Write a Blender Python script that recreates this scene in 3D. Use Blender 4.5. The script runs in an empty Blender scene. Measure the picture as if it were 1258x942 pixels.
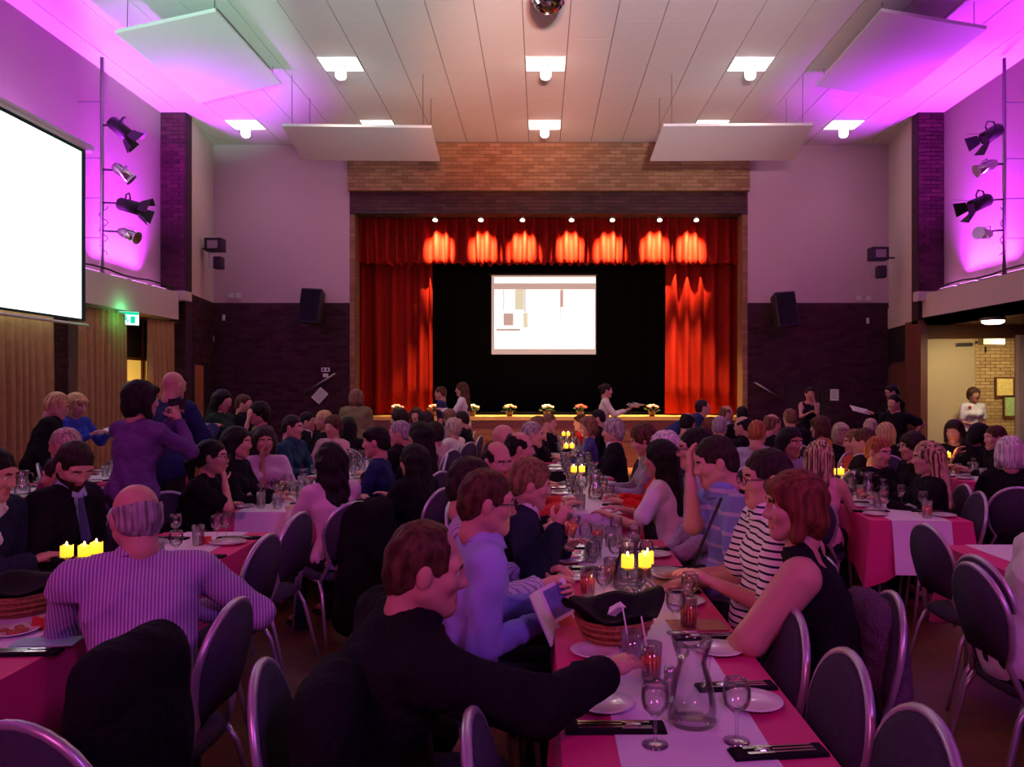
import bpy, math, random, os
import numpy as np
from mathutils import Vector, Matrix, Euler
random.seed(7)
SC = bpy.context.scene
COL = SC.collection
PI = math.pi
R = math.radians

# ---------------------------------------------------------------- camera
cam_d = bpy.data.cameras.new('camera')
cam = bpy.data.objects.new('camera', cam_d); COL.objects.link(cam)
cam.location = (0, 0, 1.70); cam.rotation_euler = (PI/2, 0, 0)
cam_d.sensor_width = 36.0
cam_d.lens = 944.0/1258.0*36.0
cam_d.shift_x = -(664-629)/1258.0
cam_d.shift_y = (474-471)/1258.0
cam_d.clip_end = 100
SC.camera = cam
SC.view_settings.view_transform = 'Standard'
SC.view_settings.look = 'None'
SC.view_settings.gamma = 1
SC.view_settings.use_curve_mapping = False
SC.view_settings.exposure = 0.0
SC.cycles.max_bounces = 6
SC.cycles.diffuse_bounces = 3
SC.cycles.glossy_bounces = 3
SC.cycles.transmission_bounces = 6
SC.cycles.transparent_max_bounces = 8
SC.cycles.caustics_reflective = False
SC.cycles.caustics_refractive = False
SC.cycles.sample_clamp_indirect = 3.0
SC.cycles.use_denoising = True
w = bpy.data.worlds.new('world'); SC.world = w; w.use_nodes = True
w.node_tree.nodes['Background'].inputs[0].default_value = (0.02, 0.01, 0.025, 1)
w.node_tree.nodes['Background'].inputs[1].default_value = 0.3

def W(px, py, D):
    return Vector(((px-664)*D/944.0, D, 1.7+(474-py)*D/944.0))

def lamp(name, kind, loc, energy, color, target=None, **kw):
    d = bpy.data.lights.new(name, kind); d.energy = energy; d.color = color
    for k, v in kw.items(): setattr(d, k, v)
    o = bpy.data.objects.new(name, d); COL.objects.link(o); o.location = loc
    if target is not None:
        o.rotation_euler = (Vector(target)-Vector(loc)).to_track_quat('-Z', 'Y').to_euler()
    return o

MAG = (0.58, 0.03, 0.95)
# LED washers standing on the two side ledges, pointing up the walls
for y0, y1, e in ((11.9, 13.3, 230), (9.2, 11.7, 75), (5.0, 9.0, 70), (-1, 4, 50)):
    for sx, xx in ((-1, -6.80), (1, 7.25)):
        o_ = lamp('ledge_washer_light', 'AREA', (xx, (y0+y1)/2, 3.50), e, MAG, shape='RECTANGLE', size=0.07, size_y=(y1-y0), spread=R(88))
        o_.rotation_euler = (PI, -R(4)*sx, 0)
# coloured disco wash from unseen lamps added to tint crowd, ceiling and stage wall
lamp('disco_lamp_magenta', 'AREA', (-2.5, -3.5, 4.6), 48, (1.0, 0.12, 0.50), (0.3, 4.5, 0.9), shape='DISK', size=1.2, spread=R(110))
lamp('disco_lamp_violet', 'AREA', (3.2, -3.2, 4.8), 44, (0.62, 0.16, 1.0), (0.5, 4.5, 0.9), shape='DISK', size=1.0, spread=R(110))
lamp('disco_lamp_rose', 'SPOT', (5.8, 2.0, 5.6), 190, (1.0, 0.20, 0.30), (0.0, 6.5, 0.8), spot_size=R(75), spot_blend=0.9, shadow_soft_size=0.3)
lamp('disco_lamp_rose', 'SPOT', (-5.4, 2.0, 5.6), 150, (1.0, 0.20, 0.35), (1.0, 6.5, 0.8), spot_size=R(75), spot_blend=0.9, shadow_soft_size=0.3)
lamp('panel_fill_green', 'SPOT', (-1.2, 0.9, 2.2), 4500, (0.50, 1.0, 0.74), (-4.75, 10.5, 6.35), spot_size=R(16), spot_blend=0.5, shadow_soft_size=0.15)  # unseen spot added to tint the side panel green
lamp('disco_lamp_mint', 'SPOT', (0.6, -1.5, 2.6), 5500, (0.66, 0.95, 0.86), (-1.7, 9.2, 6.7), spot_size=R(22), spot_blend=1.0, shadow_soft_size=0.15)
lamp('ceiling_fill_white', 'SPOT', (0.9, -1.5, 2.6), 6000, (1.0, 0.86, 0.88), (1.6, 9.2, 6.7), spot_size=R(30), spot_blend=0.9, shadow_soft_size=0.15)  # unseen bounce spot added to brighten the ceiling
lamp('disco_lamp_orange', 'SPOT', (0.3, -1.5, 2.6), 9500, (1.0, 0.30, 0.14), (-0.6, 13.6, 6.7), spot_size=R(16), spot_blend=1.0, shadow_soft_size=0.1)
lamp('end_wall_fill_pink', 'SPOT', (0.0, -1.5, 2.6), 1500, (1.0, 0.36, 0.52), (0.6, 15.6, 5.8), spot_size=R(44), spot_blend=0.9, shadow_soft_size=0.1)  # unseen spot added to turn the stage-end wall pink

# ---------------------------------------------------------------- helpers
def tag(o, label=None, cat=None, group=None, kind=None):
    if label: o['label'] = label
    if cat: o['category'] = cat
    if group: o['group'] = group
    if kind: o['kind'] = kind
    return o

def empty(name, loc=(0,0,0), rotz=0.0):
    o = bpy.data.objects.new(name, None); COL.objects.link(o)
    o.location = loc; o.rotation_euler = (0, 0, rotz); o.empty_display_size = 0.1
    return o

def inst(name, me, parent=None, mtx=None):
    o = bpy.data.objects.new(name, me); COL.objects.link(o)
    if parent is not None: o.parent = parent
    if mtx is not None: o.matrix_local = mtx
    return o

def copy_tree(o, parent=None):
    c = o.copy(); COL.objects.link(c)
    if parent is not None: c.parent = parent
    for ch in list(o.children): copy_tree(ch, c)
    return c

_mats = {}
def mat(name, color, rough=0.6, metal=0.0, emit=None, es=0.0, var=0.12, scale=6.0, trans=0.0, bump=0.0, bscale=60.0, sheen=0.0, ior=1.45, alpha=1.0, coat=0.0, spec=0.5):
    if name in _mats: return _mats[name]
    if rough >= 0.8 and spec == 0.5: spec = 0.12
    m = bpy.data.materials.new(name); m.use_nodes = True
    nt = m.node_tree; b = nt.nodes['Principled BSDF']
    b.inputs['Roughness'].default_value = rough; b.inputs['Metallic'].default_value = metal
    b.inputs['IOR'].default_value = ior
    b.inputs['Transmission Weight'].default_value = trans
    b.inputs['Alpha'].default_value = alpha
    b.inputs['Coat Weight'].default_value = coat
    b.inputs['Specular IOR Level'].default_value = spec
    if sheen: b.inputs['Sheen Weight'].default_value = sheen
    c = tuple(color)+(1,)
    tc = nt.nodes.new('ShaderNodeTexCoord')
    if var > 0:
        n = nt.nodes.new('ShaderNodeTexNoise'); n.inputs['Scale'].default_value = scale; n.inputs['Detail'].default_value = 3
        mx = nt.nodes.new('ShaderNodeMix'); mx.data_type = 'RGBA'
        mx.inputs[6].default_value = tuple(x*(1-var) for x in color)+(1,)
        mx.inputs[7].default_value = tuple(min(1, x*(1+var)) for x in color)+(1,)
        nt.links.new(tc.outputs['Object'], n.inputs['Vector']); nt.links.new(n.outputs['Fac'], mx.inputs[0])
        nt.links.new(mx.outputs[2], b.inputs['Base Color'])
    else:
        b.inputs['Base Color'].default_value = c
    if emit is not None:
        b.inputs['Emission Color'].default_value = tuple(emit)+(1,); b.inputs['Emission Strength'].default_value = es
    if bump > 0:
        n2 = nt.nodes.new('ShaderNodeTexNoise'); n2.inputs['Scale'].default_value = bscale; n2.inputs['Detail'].default_value = 3
        bp = nt.nodes.new('ShaderNodeBump'); bp.inputs['Strength'].default_value = bump; bp.inputs['Distance'].default_value = 0.06 if bump == 0.7 else 0.02
        nt.links.new(tc.outputs['Object'], n2.inputs['Vector']); nt.links.new(n2.outputs['Fac'], bp.inputs['Height'])
        nt.links.new(bp.outputs['Normal'], b.inputs['Normal'])
    _mats[name] = m
    return m

def stripes(name, c1, c2, axis, freq, duty=0.5, rough=0.8, bump=0.15):
    """woven / printed stripes along an object axis; freq = stripes per metre"""
    if name in _mats: return _mats[name]
    m = mat(name, c1, rough, var=0.0, bump=bump, bscale=14)
    nt = m.node_tree; b = nt.nodes['Principled BSDF']
    tc = [n for n in nt.nodes if n.type == 'TEX_COORD'][0]
    sp = nt.nodes.new('ShaderNodeSeparateXYZ'); nt.links.new(tc.outputs['Object'], sp.inputs[0])
    mu = nt.nodes.new('ShaderNodeMath'); mu.operation = 'MULTIPLY'; mu.inputs[1].default_value = freq
    nt.links.new(sp.outputs[axis], mu.inputs[0])
    fr = nt.nodes.new('ShaderNodeMath'); fr.operation = 'FRACT'; nt.links.new(mu.outputs[0], fr.inputs[0])
    gt = nt.nodes.new('ShaderNodeMath'); gt.operation = 'GREATER_THAN'; gt.inputs[1].default_value = duty
    nt.links.new(fr.outputs[0], gt.inputs[0])
    mx = nt.nodes.new('ShaderNodeMix'); mx.data_type = 'RGBA'
    mx.inputs[6].default_value = tuple(c1)+(1,); mx.inputs[7].default_value = tuple(c2)+(1,)
    nt.links.new(gt.outputs[0], mx.inputs[0]); nt.links.new(mx.outputs[2], b.inputs['Base Color'])
    return m

def island_mat(name, c1, c2, rough=0.85, bump=0.3):
    """colour differs from piece to piece (bricks, boards)"""
    if name in _mats: return _mats[name]
    m = mat(name, c1, rough, var=0.0, bump=bump, bscale=40)
    nt = m.node_tree; b = nt.nodes['Principled BSDF']
    g = nt.nodes.new('ShaderNodeNewGeometry'); oi = nt.nodes.new('ShaderNodeObjectInfo')
    ad = nt.nodes.new('ShaderNodeMath'); ad.operation = 'ADD'
    nt.links.new(g.outputs['Random Per Island'], ad.inputs[0]); nt.links.new(oi.outputs['Random'], ad.inputs[1])
    fr = nt.nodes.new('ShaderNodeMath'); fr.operation = 'FRACT'; nt.links.new(ad.outputs[0], fr.inputs[0])
    mx = nt.nodes.new('ShaderNodeMix'); mx.data_type = 'RGBA'
    mx.inputs[6].default_value = tuple(c1)+(1,); mx.inputs[7].default_value = tuple(c2)+(1,)
    nt.links.new(fr.outputs[0], mx.inputs[0]); nt.links.new(mx.outputs[2], b.inputs['Base Color'])
    return m

class MB:
    def __init__(s): s.v = []; s.f = []; s.mi = []; s.cur = 0
    def add(s, vs, fs):
        n = len(s.v); s.v += [tuple(p) for p in vs]
        for f in fs: s.f.append(tuple(i+n for i in f)); s.mi.append(s.cur)
        return s
    def box(s, x0, x1, y0, y1, z0, z1, m=None):
        vs = [Vector(p) for p in ((x0,y0,z0),(x1,y0,z0),(x1,y1,z0),(x0,y1,z0),(x0,y0,z1),(x1,y0,z1),(x1,y1,z1),(x0,y1,z1))]
        if m is not None: vs = [m @ p for p in vs]
        return s.add(vs, ((0,3,2,1),(4,5,6,7),(0,1,5,4),(1,2,6,5),(2,3,7,6),(3,0,4,7)))
    def tube(s, pts, r, n=8, closed=False, cap=True):
        pts = [Vector(p) for p in pts]; N = len(pts)
        rs = r if isinstance(r, (list, tuple)) else [r]*N
        up = None; base = len(s.v); vs = []; fs = []
        for i, p in enumerate(pts):
            if closed: t = pts[(i+1) % N]-pts[i-1]
            else: t = pts[min(i+1, N-1)]-pts[max(i-1, 0)]
            t.normalize()
            if up is None:
                up = Vector((0,0,1)) if abs(t.z) < 0.9 else Vector((1,0,0))
            a = t.cross(up).normalized(); b = a.cross(t).normalized(); up = b
            for k in range(n):
                q = 2*PI*k/n
                vs.append(p+(a*math.cos(q)+b*math.sin(q))*rs[i])
        M = N if closed else N-1
        for i in range(M):
            j = (i+1) % N
            for k in range(n):
                fs.append((i*n+k, j*n+k, j*n+(k+1) % n, i*n+(k+1) % n))
        if cap and not closed:
            fs.append(tuple(range(n))); fs.append(tuple((N-1)*n+k for k in reversed(range(n))))
        return s.add(vs, fs)
    def lathe(s, prof, n=16, m=None):
        vs = []; fs = []
        for r, z in prof:
            for k in range(n):
                q = 2*PI*k/n; p = Vector((r*math.cos(q), r*math.sin(q), z))
                vs.append(m @ p if m is not None else p)
        for i in range(len(prof)-1):
            for k in range(n):
                fs.append((i*n+k, i*n+(k+1) % n, (i+1)*n+(k+1) % n, (i+1)*n+k))
        if prof[0][0] > 1e-5: fs.append(tuple(reversed(range(n))))
        if prof[-1][0] > 1e-5: fs.append(tuple((len(prof)-1)*n+k for k in range(n)))
        return s.add(vs, fs)
    def ball(s, c, r, n=10, m=8):
        if not isinstance(r, (tuple, list)): r = (r, r, r)
        vs = [(c[0], c[1], c[2]-r[2])]
        for i in range(1, m):
            t = PI*i/m
            for k in range(n):
                q = 2*PI*k/n
                vs.append((c[0]+r[0]*math.sin(t)*math.cos(q), c[1]+r[1]*math.sin(t)*math.sin(q), c[2]-r[2]*math.cos(t)))
        vs.append((c[0], c[1], c[2]+r[2])); fs = []
        for k in range(n): fs.append((0, 1+(k+1) % n, 1+k))
        for i in range(m-2):
            for k in range(n):
                a = 1+i*n; fs.append((a+k, a+(k+1) % n, a+n+(k+1) % n, a+n+k))
        a = 1+(m-2)*n; L = len(vs)-1
        for k in range(n): fs.append((a+k, a+(k+1) % n, L))
        return s.add(vs, fs)
    def mesh(s, name, mats, smooth=False):
        me = bpy.data.meshes.new(name); me.from_pydata(s.v, [], s.f)
        for m in (mats if isinstance(mats, (list, tuple)) else [mats]): me.materials.append(m)
        if s.mi and max(s.mi) > 0: me.polygons.foreach_set('material_index', s.mi)
        if smooth: me.polygons.foreach_set('use_smooth', [True]*len(me.polygons))
        me.update(); return me
    def obj(s, name, mats, parent=None, smooth=False):
        return inst(name, s.mesh(name, mats, smooth), parent)

def bevel(o, w=0.005, seg=2):
    md = o.modifiers.new('bevel', 'BEVEL'); md.width = w; md.segments = seg; md.limit_method = 'ANGLE'
    return o

def struct(o): o['kind'] = 'structure'; return o

def quadbox(name, P, U, V, N, m, parent=None):
    """slab: corner P, edges U and V, thickness N"""
    P, U, V, N = map(Vector, (P, U, V, N))
    vs = [P, P+U, P+U+V, P+V, P+N, P+U+N, P+U+V+N, P+V+N]
    b = MB().add(vs, ((0,3,2,1),(4,5,6,7),(0,1,5,4),(1,2,6,5),(2,3,7,6),(3,0,4,7)))
    o = b.obj(name, m, parent)
    return o

def bricks(name, P, U, N, L, H, m, parent, z0=0.0, holes=(), skip=0, single=False, bw=0.225, bh=0.075, seed=1):
    """facing bricks standing proud of a wall: P origin, U along (unit), N outward (unit)"""
    rnd = random.Random(seed); P, U, N = Vector(P), Vector(U), Vector(N); Z = Vector((0,0,1))
    B = MB(); rows = int(H/bh+0.01); cnt = 0; g = 0.005; out = []
    me = None
    for r_ in range(rows):
        x = -(bw/2 if r_ % 2 else 0)
        while x < L-0.01:
            a, b = max(0, x)+g, min(L, x+bw)-g; x += bw
            if b-a < 0.03: continue
            zc0, zc1 = r_*bh+g, (r_+1)*bh-g
            if any(a < h[1] and b > h[0] and zc0+z0 < h[3] and zc1+z0 > h[2] for h in holes): continue
            d = 0.010+rnd.random()*0.006
            o = P+U*a+Z*(zc0+z0)
            if single and cnt < 300 and b-a > bw*0.8:
                if me is None:
                    q = MB(); q.box(0, 1, 0, 1, 0, 1); me = q.mesh('brick', m)
                M = Matrix(((U.x*(b-a), N.x*d, 0, o.x), (U.y*(b-a), N.y*d, 0, o.y), (0, 0, zc1-zc0, o.z), (0,0,0,1)))
                ob = inst('brick', me, parent, M); cnt += 1; continue
            e = N*d; A = [o, o+U*(b-a), o+U*(b-a)+Z*(zc1-zc0), o+Z*(zc1-zc0)]
            B.add(A+[p+e for p in A], ((4,5,6,7),(0,1,5,4),(1,2,6,5),(2,3,7,6),(3,0,4,7)))
    if B.f:
        ob = B.obj('brick_facing', m, parent); ob['kind'] = 'stuff'; return ob

# ---------------------------------------------------------------- materials
M_ceil = mat('ceiling_tile_white', (0.72, 0.70, 0.68), 0.9, var=0.03, bump=0.05)
M_ceilb = mat('ceiling_back', (0.30, 0.28, 0.27), 0.9)
M_paint = mat('cream_paint', (0.66, 0.56, 0.52), 0.8, var=0.04, scale=1.2)
M_paintu = mat('pale_lilac_paint', (0.58, 0.40, 0.46), 0.8, var=0.04, scale=1.0)
M_mort = mat('mortar_dark', (0.045, 0.028, 0.028), 0.9)
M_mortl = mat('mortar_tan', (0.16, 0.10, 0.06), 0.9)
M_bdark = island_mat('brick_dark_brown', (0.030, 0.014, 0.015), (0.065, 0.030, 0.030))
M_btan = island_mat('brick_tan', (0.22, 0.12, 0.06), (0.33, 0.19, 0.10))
M_bshade = island_mat('brick_shaded', (0.055, 0.030, 0.026), (0.095, 0.052, 0.042))  # darker brick carries the shade under the projecting band
M_bhall = island_mat('brick_hall', (0.36, 0.24, 0.13), (0.50, 0.36, 0.20))
M_black = mat('black_paint', (0.012, 0.012, 0.013), 0.55, var=0.2)
M_blackcloth = mat('black_stage_cloth', (0.006, 0.006, 0.006), 1.0, var=0.2, spec=0.1)
M_wood = mat('stage_wood', (0.62, 0.38, 0.12), 0.35, var=0.2, scale=4)
M_panel = island_mat('stage_front_boards', (0.16, 0.06, 0.04), (0.22, 0.085, 0.055), 0.5)
M_brownwood = mat('brown_wood', (0.14, 0.05, 0.03), 0.5, var=0.25)
M_cream = mat('cream_door', (0.80, 0.66, 0.38), 0.45, var=0.03)
M_chrome = mat('chrome', (0.75, 0.75, 0.78), 0.18, 1.0, var=0.05)
M_steel = mat('brushed_steel', (0.45, 0.44, 0.46), 0.35, 1.0, var=0.1)
M_white = mat('white_plastic', (0.75, 0.74, 0.76), 0.4, var=0.03)
M_glass = bpy.data.materials.new('clear_glass'); M_glass.use_nodes = True; _mats['clear_glass'] = M_glass
nt = M_glass.node_tree; nt.nodes.remove(nt.nodes['Principled BSDF']); out_ = nt.nodes['Material Output']
g_ = nt.nodes.new('ShaderNodeBsdfGlossy'); g_.inputs['Roughness'].default_value = 0.06; t_ = nt.nodes.new('ShaderNodeBsdfTransparent'); t_.inputs['Color'].default_value = (0.985,0.99,0.99,1)
lw = nt.nodes.new('ShaderNodeLayerWeight'); lw.inputs['Blend'].default_value = 0.22; ns = nt.nodes.new('ShaderNodeTexNoise'); ns.inputs['Scale'].default_value = 30
mr = nt.nodes.new('ShaderNodeMapRange'); mr.inputs[3].default_value = 0.08; mr.inputs[4].default_value = 0.75; nt.links.new(lw.outputs['Fresnel'], mr.inputs[0])
ms = nt.nodes.new('ShaderNodeMixShader'); nt.links.new(mr.outputs[0], ms.inputs[0]); nt.links.new(t_.outputs[0], ms.inputs[1]); nt.links.new(g_.outputs[0], ms.inputs[2]); nt.links.new(ms.outputs[0], out_.inputs['Surface'])
M_lampwhite = mat('lamp_glow', (1, 1, 1), 0.5, emit=(1.0, 0.93, 0.82), es=6.0, var=0.0)
M_lampplate = mat('lamp_plate_glow', (1, 1, 1), 0.5, emit=(1.0, 0.95, 0.85), es=3.0, var=0.0)
M_ochre = mat('ochre_curtain', (0.40, 0.24, 0.10), 0.9, var=0.25, scale=9, bump=0.3, bscale=30)
M_red = mat('red_velvet', (0.24, 0.009, 0.004), 0.8, var=0.15, scale=5)
M_cloth = mat('crimson_tablecloth', (0.66, 0.035, 0.20), 0.7, var=0.06, scale=3, bump=0.05)
M_runner = mat('white_paper_runner', (0.80, 0.70, 0.84), 0.7, var=0.04)
M_china = mat('white_china', (0.82, 0.80, 0.80), 0.15, var=0.02, coat=0.5)
M_napk = mat('black_napkin', (0.012, 0.010, 0.014), 0.8, var=0.3)

# floor: worn polished woodblock
mfl = mat('woodblock_floor', (0.20, 0.07, 0.035), 0.38, var=0.0, bump=0.03, bscale=8)
nt = mfl.node_tree; b = nt.nodes['Principled BSDF']
tc = [n for n in nt.nodes if n.type == 'TEX_COORD'][0]
bt = nt.nodes.new('ShaderNodeTexBrick'); bt.inputs['Scale'].default_value = 3.3
bt.inputs['Color1'].default_value = (0.30, 0.11, 0.05, 1); bt.inputs['Color2'].default_value = (0.22, 0.08, 0.04, 1)
bt.inputs['Mortar'].default_value = (0.12, 0.04, 0.02, 1); bt.inputs['Mortar Size'].default_value = 0.004
nt.links.new(tc.outputs['Object'], bt.inputs['Vector'])
nz = nt.nodes.new('ShaderNodeTexNoise'); nz.inputs['Scale'].default_value = 1.7; nz.inputs['Detail'].default_value = 5
nt.links.new(tc.outputs['Object'], nz.inputs['Vector'])
mx = nt.nodes.new('ShaderNodeMix'); mx.data_type = 'RGBA'; mx.blend_type = 'MULTIPLY'; mx.inputs[0].default_value = 0.6
nt.links.new(bt.outputs['Color'], mx.inputs[6]); nt.links.new(nz.outputs['Color'], mx.inputs[7])
nt.links.new(mx.outputs[2], b.inputs['Base Color'])

# ---------------------------------------------------------------- room shell
CZ = 6.72
def slab(name, x0, x1, y0, y1, z0, z1, m, parent=None):
    return MB().box(x0, x1, y0, y1, z0, z1).obj(name, m, parent)

floor = struct(slab('floor', -7.3, 11.2, -6, 17.2, -0.2, 0, mfl))
ceiling = struct(slab('ceiling', -7.3, 7.8, -6, 16.2, CZ+0.02, CZ+0.2, M_ceilb))
FIX = {(-5, 0), (0, 0), (5, 0), (-9, 5), (-5, 5), (0, 5), (5, 5), (9, 5)}
tile_me = MB().box(-0.312, 0.312, -0.2782, 0.2782, 0, 0.02).mesh('ceiling_tile', M_ceil)
for i in range(-11, 12):
    for k in range(-4, 8):
        if (i, k) in FIX: continue
        x = 0.08+0.638*i; y = 11.97+0.558*k
        if y+0.28 > 16.0: y0 = y; 
        o = inst('ceiling_tile', tile_me, ceiling); o.location = (x, min(y, 15.72), CZ-random.random()*0.0008)
q = MB()
for i in range(-11, 12):
    for k in range(-32, -4):
        x = 0.08+0.638*i; y = 11.97+0.558*k
        q.box(x-0.312, x+0.312, y-0.2782, y+0.2782, CZ, CZ+0.02)
o = q.obj('tile_field', M_ceil, ceiling); o['kind'] = 'stuff'

# side walls, upper part behind the ledges
wl = struct(slab('wall_left', -7.2, -6.97, -6, 14.1, 0, CZ, M_paintu))
struct(slab('wall_right', 7.40, 7.6, -6, 14.1, 2.84, CZ, M_paintu))
struct(slab('wall_back', -7.3, 11.2, -6.2, -6, 0, CZ, M_paint))
# ledges with cream fronts
fl = struct(slab('trim_1', -6.97, -6.5, -6, 13.8, 2.89, 3.38, M_paint)); fr = struct(slab('trim_2', 7.0, 7.40, -6, 14.1, 2.84, 3.38, M_paint))
# piers
def pier(name, x0, x1, z0):
    p = struct(slab(name, x0, x1, 14.1, 14.35, z0, CZ, M_mort))
    bricks(name, (x0, 14.1, 0), (1,0,0), (0,-1,0), x1-x0, CZ-z0, M_bdark, p, z0=z0, seed=3)
    return p
pier('pillar_1', -6.97, -6.51, 0.0); pier('pillar_2', 6.93, 7.60, 2.84)
struct(slab('pillar_3', 6.93, 7.05, 14.0, 14.6, 0, 2.9, M_brownwood))
struct(slab('trim_3', -6.98, -6.42, 13.85, 14.15, 3.25, 3.42, M_paint)); struct(slab('trim_4', 6.86, 7.42, 13.95, 14.15, 3.25, 3.42, M_paint))
# splayed end pieces of the side walls
def splay(name, x0, y0, x1, y1, z0, z1, m, br=None, holes=()):
    u = Vector((x1-x0, y1-y0, 0)); L = u.length; u.normalize(); n = Vector((u.y, -u.x, 0))
    if n.x*x0 > 0: n = -n
    o = quadbox(name, (x0, y0, z0), u*L, (0,0,z1-z0), -n*0.2, m); struct(o)
    if br: bricks(name, (x0, y0, 0), u, n, L, z1-z0, br, o, z0=z0, holes=holes, seed=5)
    return o, u, n
splay('wall_left_end', -6.54, 14.3, -6.81, 16, 3.43, CZ, M_paint)
sl, su, sn = splay('wall_left_end_lower', -6.54, 14.3, -6.81, 16, 0, 3.43, M_mort, M_bdark, holes=((0.15, 0.95, 0, 2.17),))
splay('wall_right_end', 6.96, 14.3, 7.25, 16, 2.95, CZ, M_paint)
splay('wall_right_end_lower', 6.96, 14.3, 7.25, 16, 0, 2.95, M_brownwood)
# doors in the end pieces
def splay_door(name, x0, y0, u, n, a, b, zt, m):
    o = empty(name, (x0, y0, 0)); struct(o)
    P = u*a + n*0.005
    quadbox('door_leaf', P, u*(b-a), (0,0,zt), n*0.04, m, o)
    quadbox('door_frame', P-u*0.05, u*0.06, (0,0,zt+0.06), n*0.06, M_black, o)
    quadbox('door_frame', P+u*(b-a-0.01), u*0.06, (0,0,zt+0.06), n*0.06, M_black, o)
    q = MB().tube([P+u*0.08+n*0.05+Vector((0,0,1.0)), P+u*0.08+n*0.1+Vector((0,0,1.0)), P+u*0.2+n*0.1+Vector((0,0,1.0))], 0.01)
    q.obj('door_handle', M_chrome, o)
    return o
M_doorw = mat('dark_orange_wood_door', (0.42, 0.17, 0.06), 0.4, var=0.2)
splay_door('door_1', -6.54, 14.3, su, sn, 0.12, 0.82, 2.1, M_doorw)
u2 = Vector((0.29, 1.7, 0)).normalized(); n2 = Vector((-u2.y, u2.x, 0))
splay_door('door_2', 6.96, 14.3, u2, n2, 0.35, 1.6, 2.1, M_brownwood)
quadbox('trim_5', Vector((6.96, 14.3, 2.88))+n2*0.0, u2*1.68, (0,0,0.42), n2*0.03, M_paint); struct(bpy.data.objects['trim_5'])
quadbox('dark_opening', Vector((6.96, 14.3, 2.18))+n2*0.0, u2*1.68, (0,0,0.70), n2*0.015, M_black); struct(bpy.data.objects['dark_opening'])  # flat black sheet stands for the dark opening below the fascia

# end wall beside the stage
for nm, x0, x1 in (('stage_end_a', -6.95, -3.97), ('stage_end_b', 4.31, 7.35)):
    a = struct(slab('wall_front_upper', x0, x1, 16.0, 16.2, 3.43, CZ, M_paintu))
    lo = struct(slab('wall_front_lower', x0, x1, 16.0, 16.2, 0, 3.43, M_mort))
    hol = ((5.12-4.31, 5.83-4.31, 0.95, 1.66),) if x0 > 0 else ()
    bricks('w', (x0, 16.0, 0), (1,0,0), (0,-1,0), x1-x0, 3.40, M_bdark, lo, holes=hol, seed=8)
# brick above the proscenium: lit projecting band, set-back band with shade put into its darker brick
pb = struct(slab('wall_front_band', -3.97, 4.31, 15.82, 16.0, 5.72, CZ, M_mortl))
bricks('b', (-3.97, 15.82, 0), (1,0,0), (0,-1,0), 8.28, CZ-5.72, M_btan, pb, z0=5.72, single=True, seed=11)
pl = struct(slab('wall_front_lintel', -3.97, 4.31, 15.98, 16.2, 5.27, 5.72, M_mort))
bricks('b', (-3.97, 15.98, 0), (1,0,0), (0,-1,0), 8.28, 0.45, M_bshade, pl, z0=5.27, seed=12)
struct(slab('wall_front_top', -7.0, 7.4, 16.2, 16.4, 5.27, CZ+0.1, M_mort))
# proscenium reveals
for x0, x1 in ((-3.97, -3.86), (4.20, 4.31)):
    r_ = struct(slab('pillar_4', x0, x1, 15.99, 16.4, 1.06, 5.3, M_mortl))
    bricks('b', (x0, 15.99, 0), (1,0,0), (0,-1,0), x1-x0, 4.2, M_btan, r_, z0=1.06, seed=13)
# stage
stage = empty('stage', (0, 16, 0)); tag(stage, 'wooden stage across the end of the hall with a boarded front', 'stage')
stage['kind'] = 'structure'
slab('stage_floor', -3.97, 4.31, 0, 0.95, 0.98, 1.06, M_wood, stage)
slab('stage_floor_rear', -7, 7, 0.95, 4.3, 0.98, 1.055, M_blackcloth, stage)
slab('stage_nosing', -3.97, 4.31, -0.03, 0.0, 0.985, 1.065, M_wood, stage)
for r_ in range(7):
    for c in range(4):
        x0 = -3.97+c*2.07; slab('stage_plank', x0+0.004, x0+2.066, -0.018-random.random()*0.004, 0, 0.005+r_*0.139, r_*0.139+0.135, M_panel, stage)
slab('stage_core', -3.97, 4.31, 0, 0.9, 0, 0.975, M_brownwood, stage)
# dark stage box
struct(slab('wall_stage_rear', -7.2, 7.6, 20.3, 20.5, 0, 7, M_blackcloth))
struct(slab('wall_stage_wing', -7.3, -7.0, 16.2, 20.4, 0, 7, M_blackcloth)); struct(slab('wall_stage_wing_b', 7.3, 7.6, 16.2, 20.4, 0, 7, M_blackcloth))
struct(slab('ceiling_stage', -7.3, 7.6, 16.2, 20.5, 6.9, 7.0, M_blackcloth))

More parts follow.
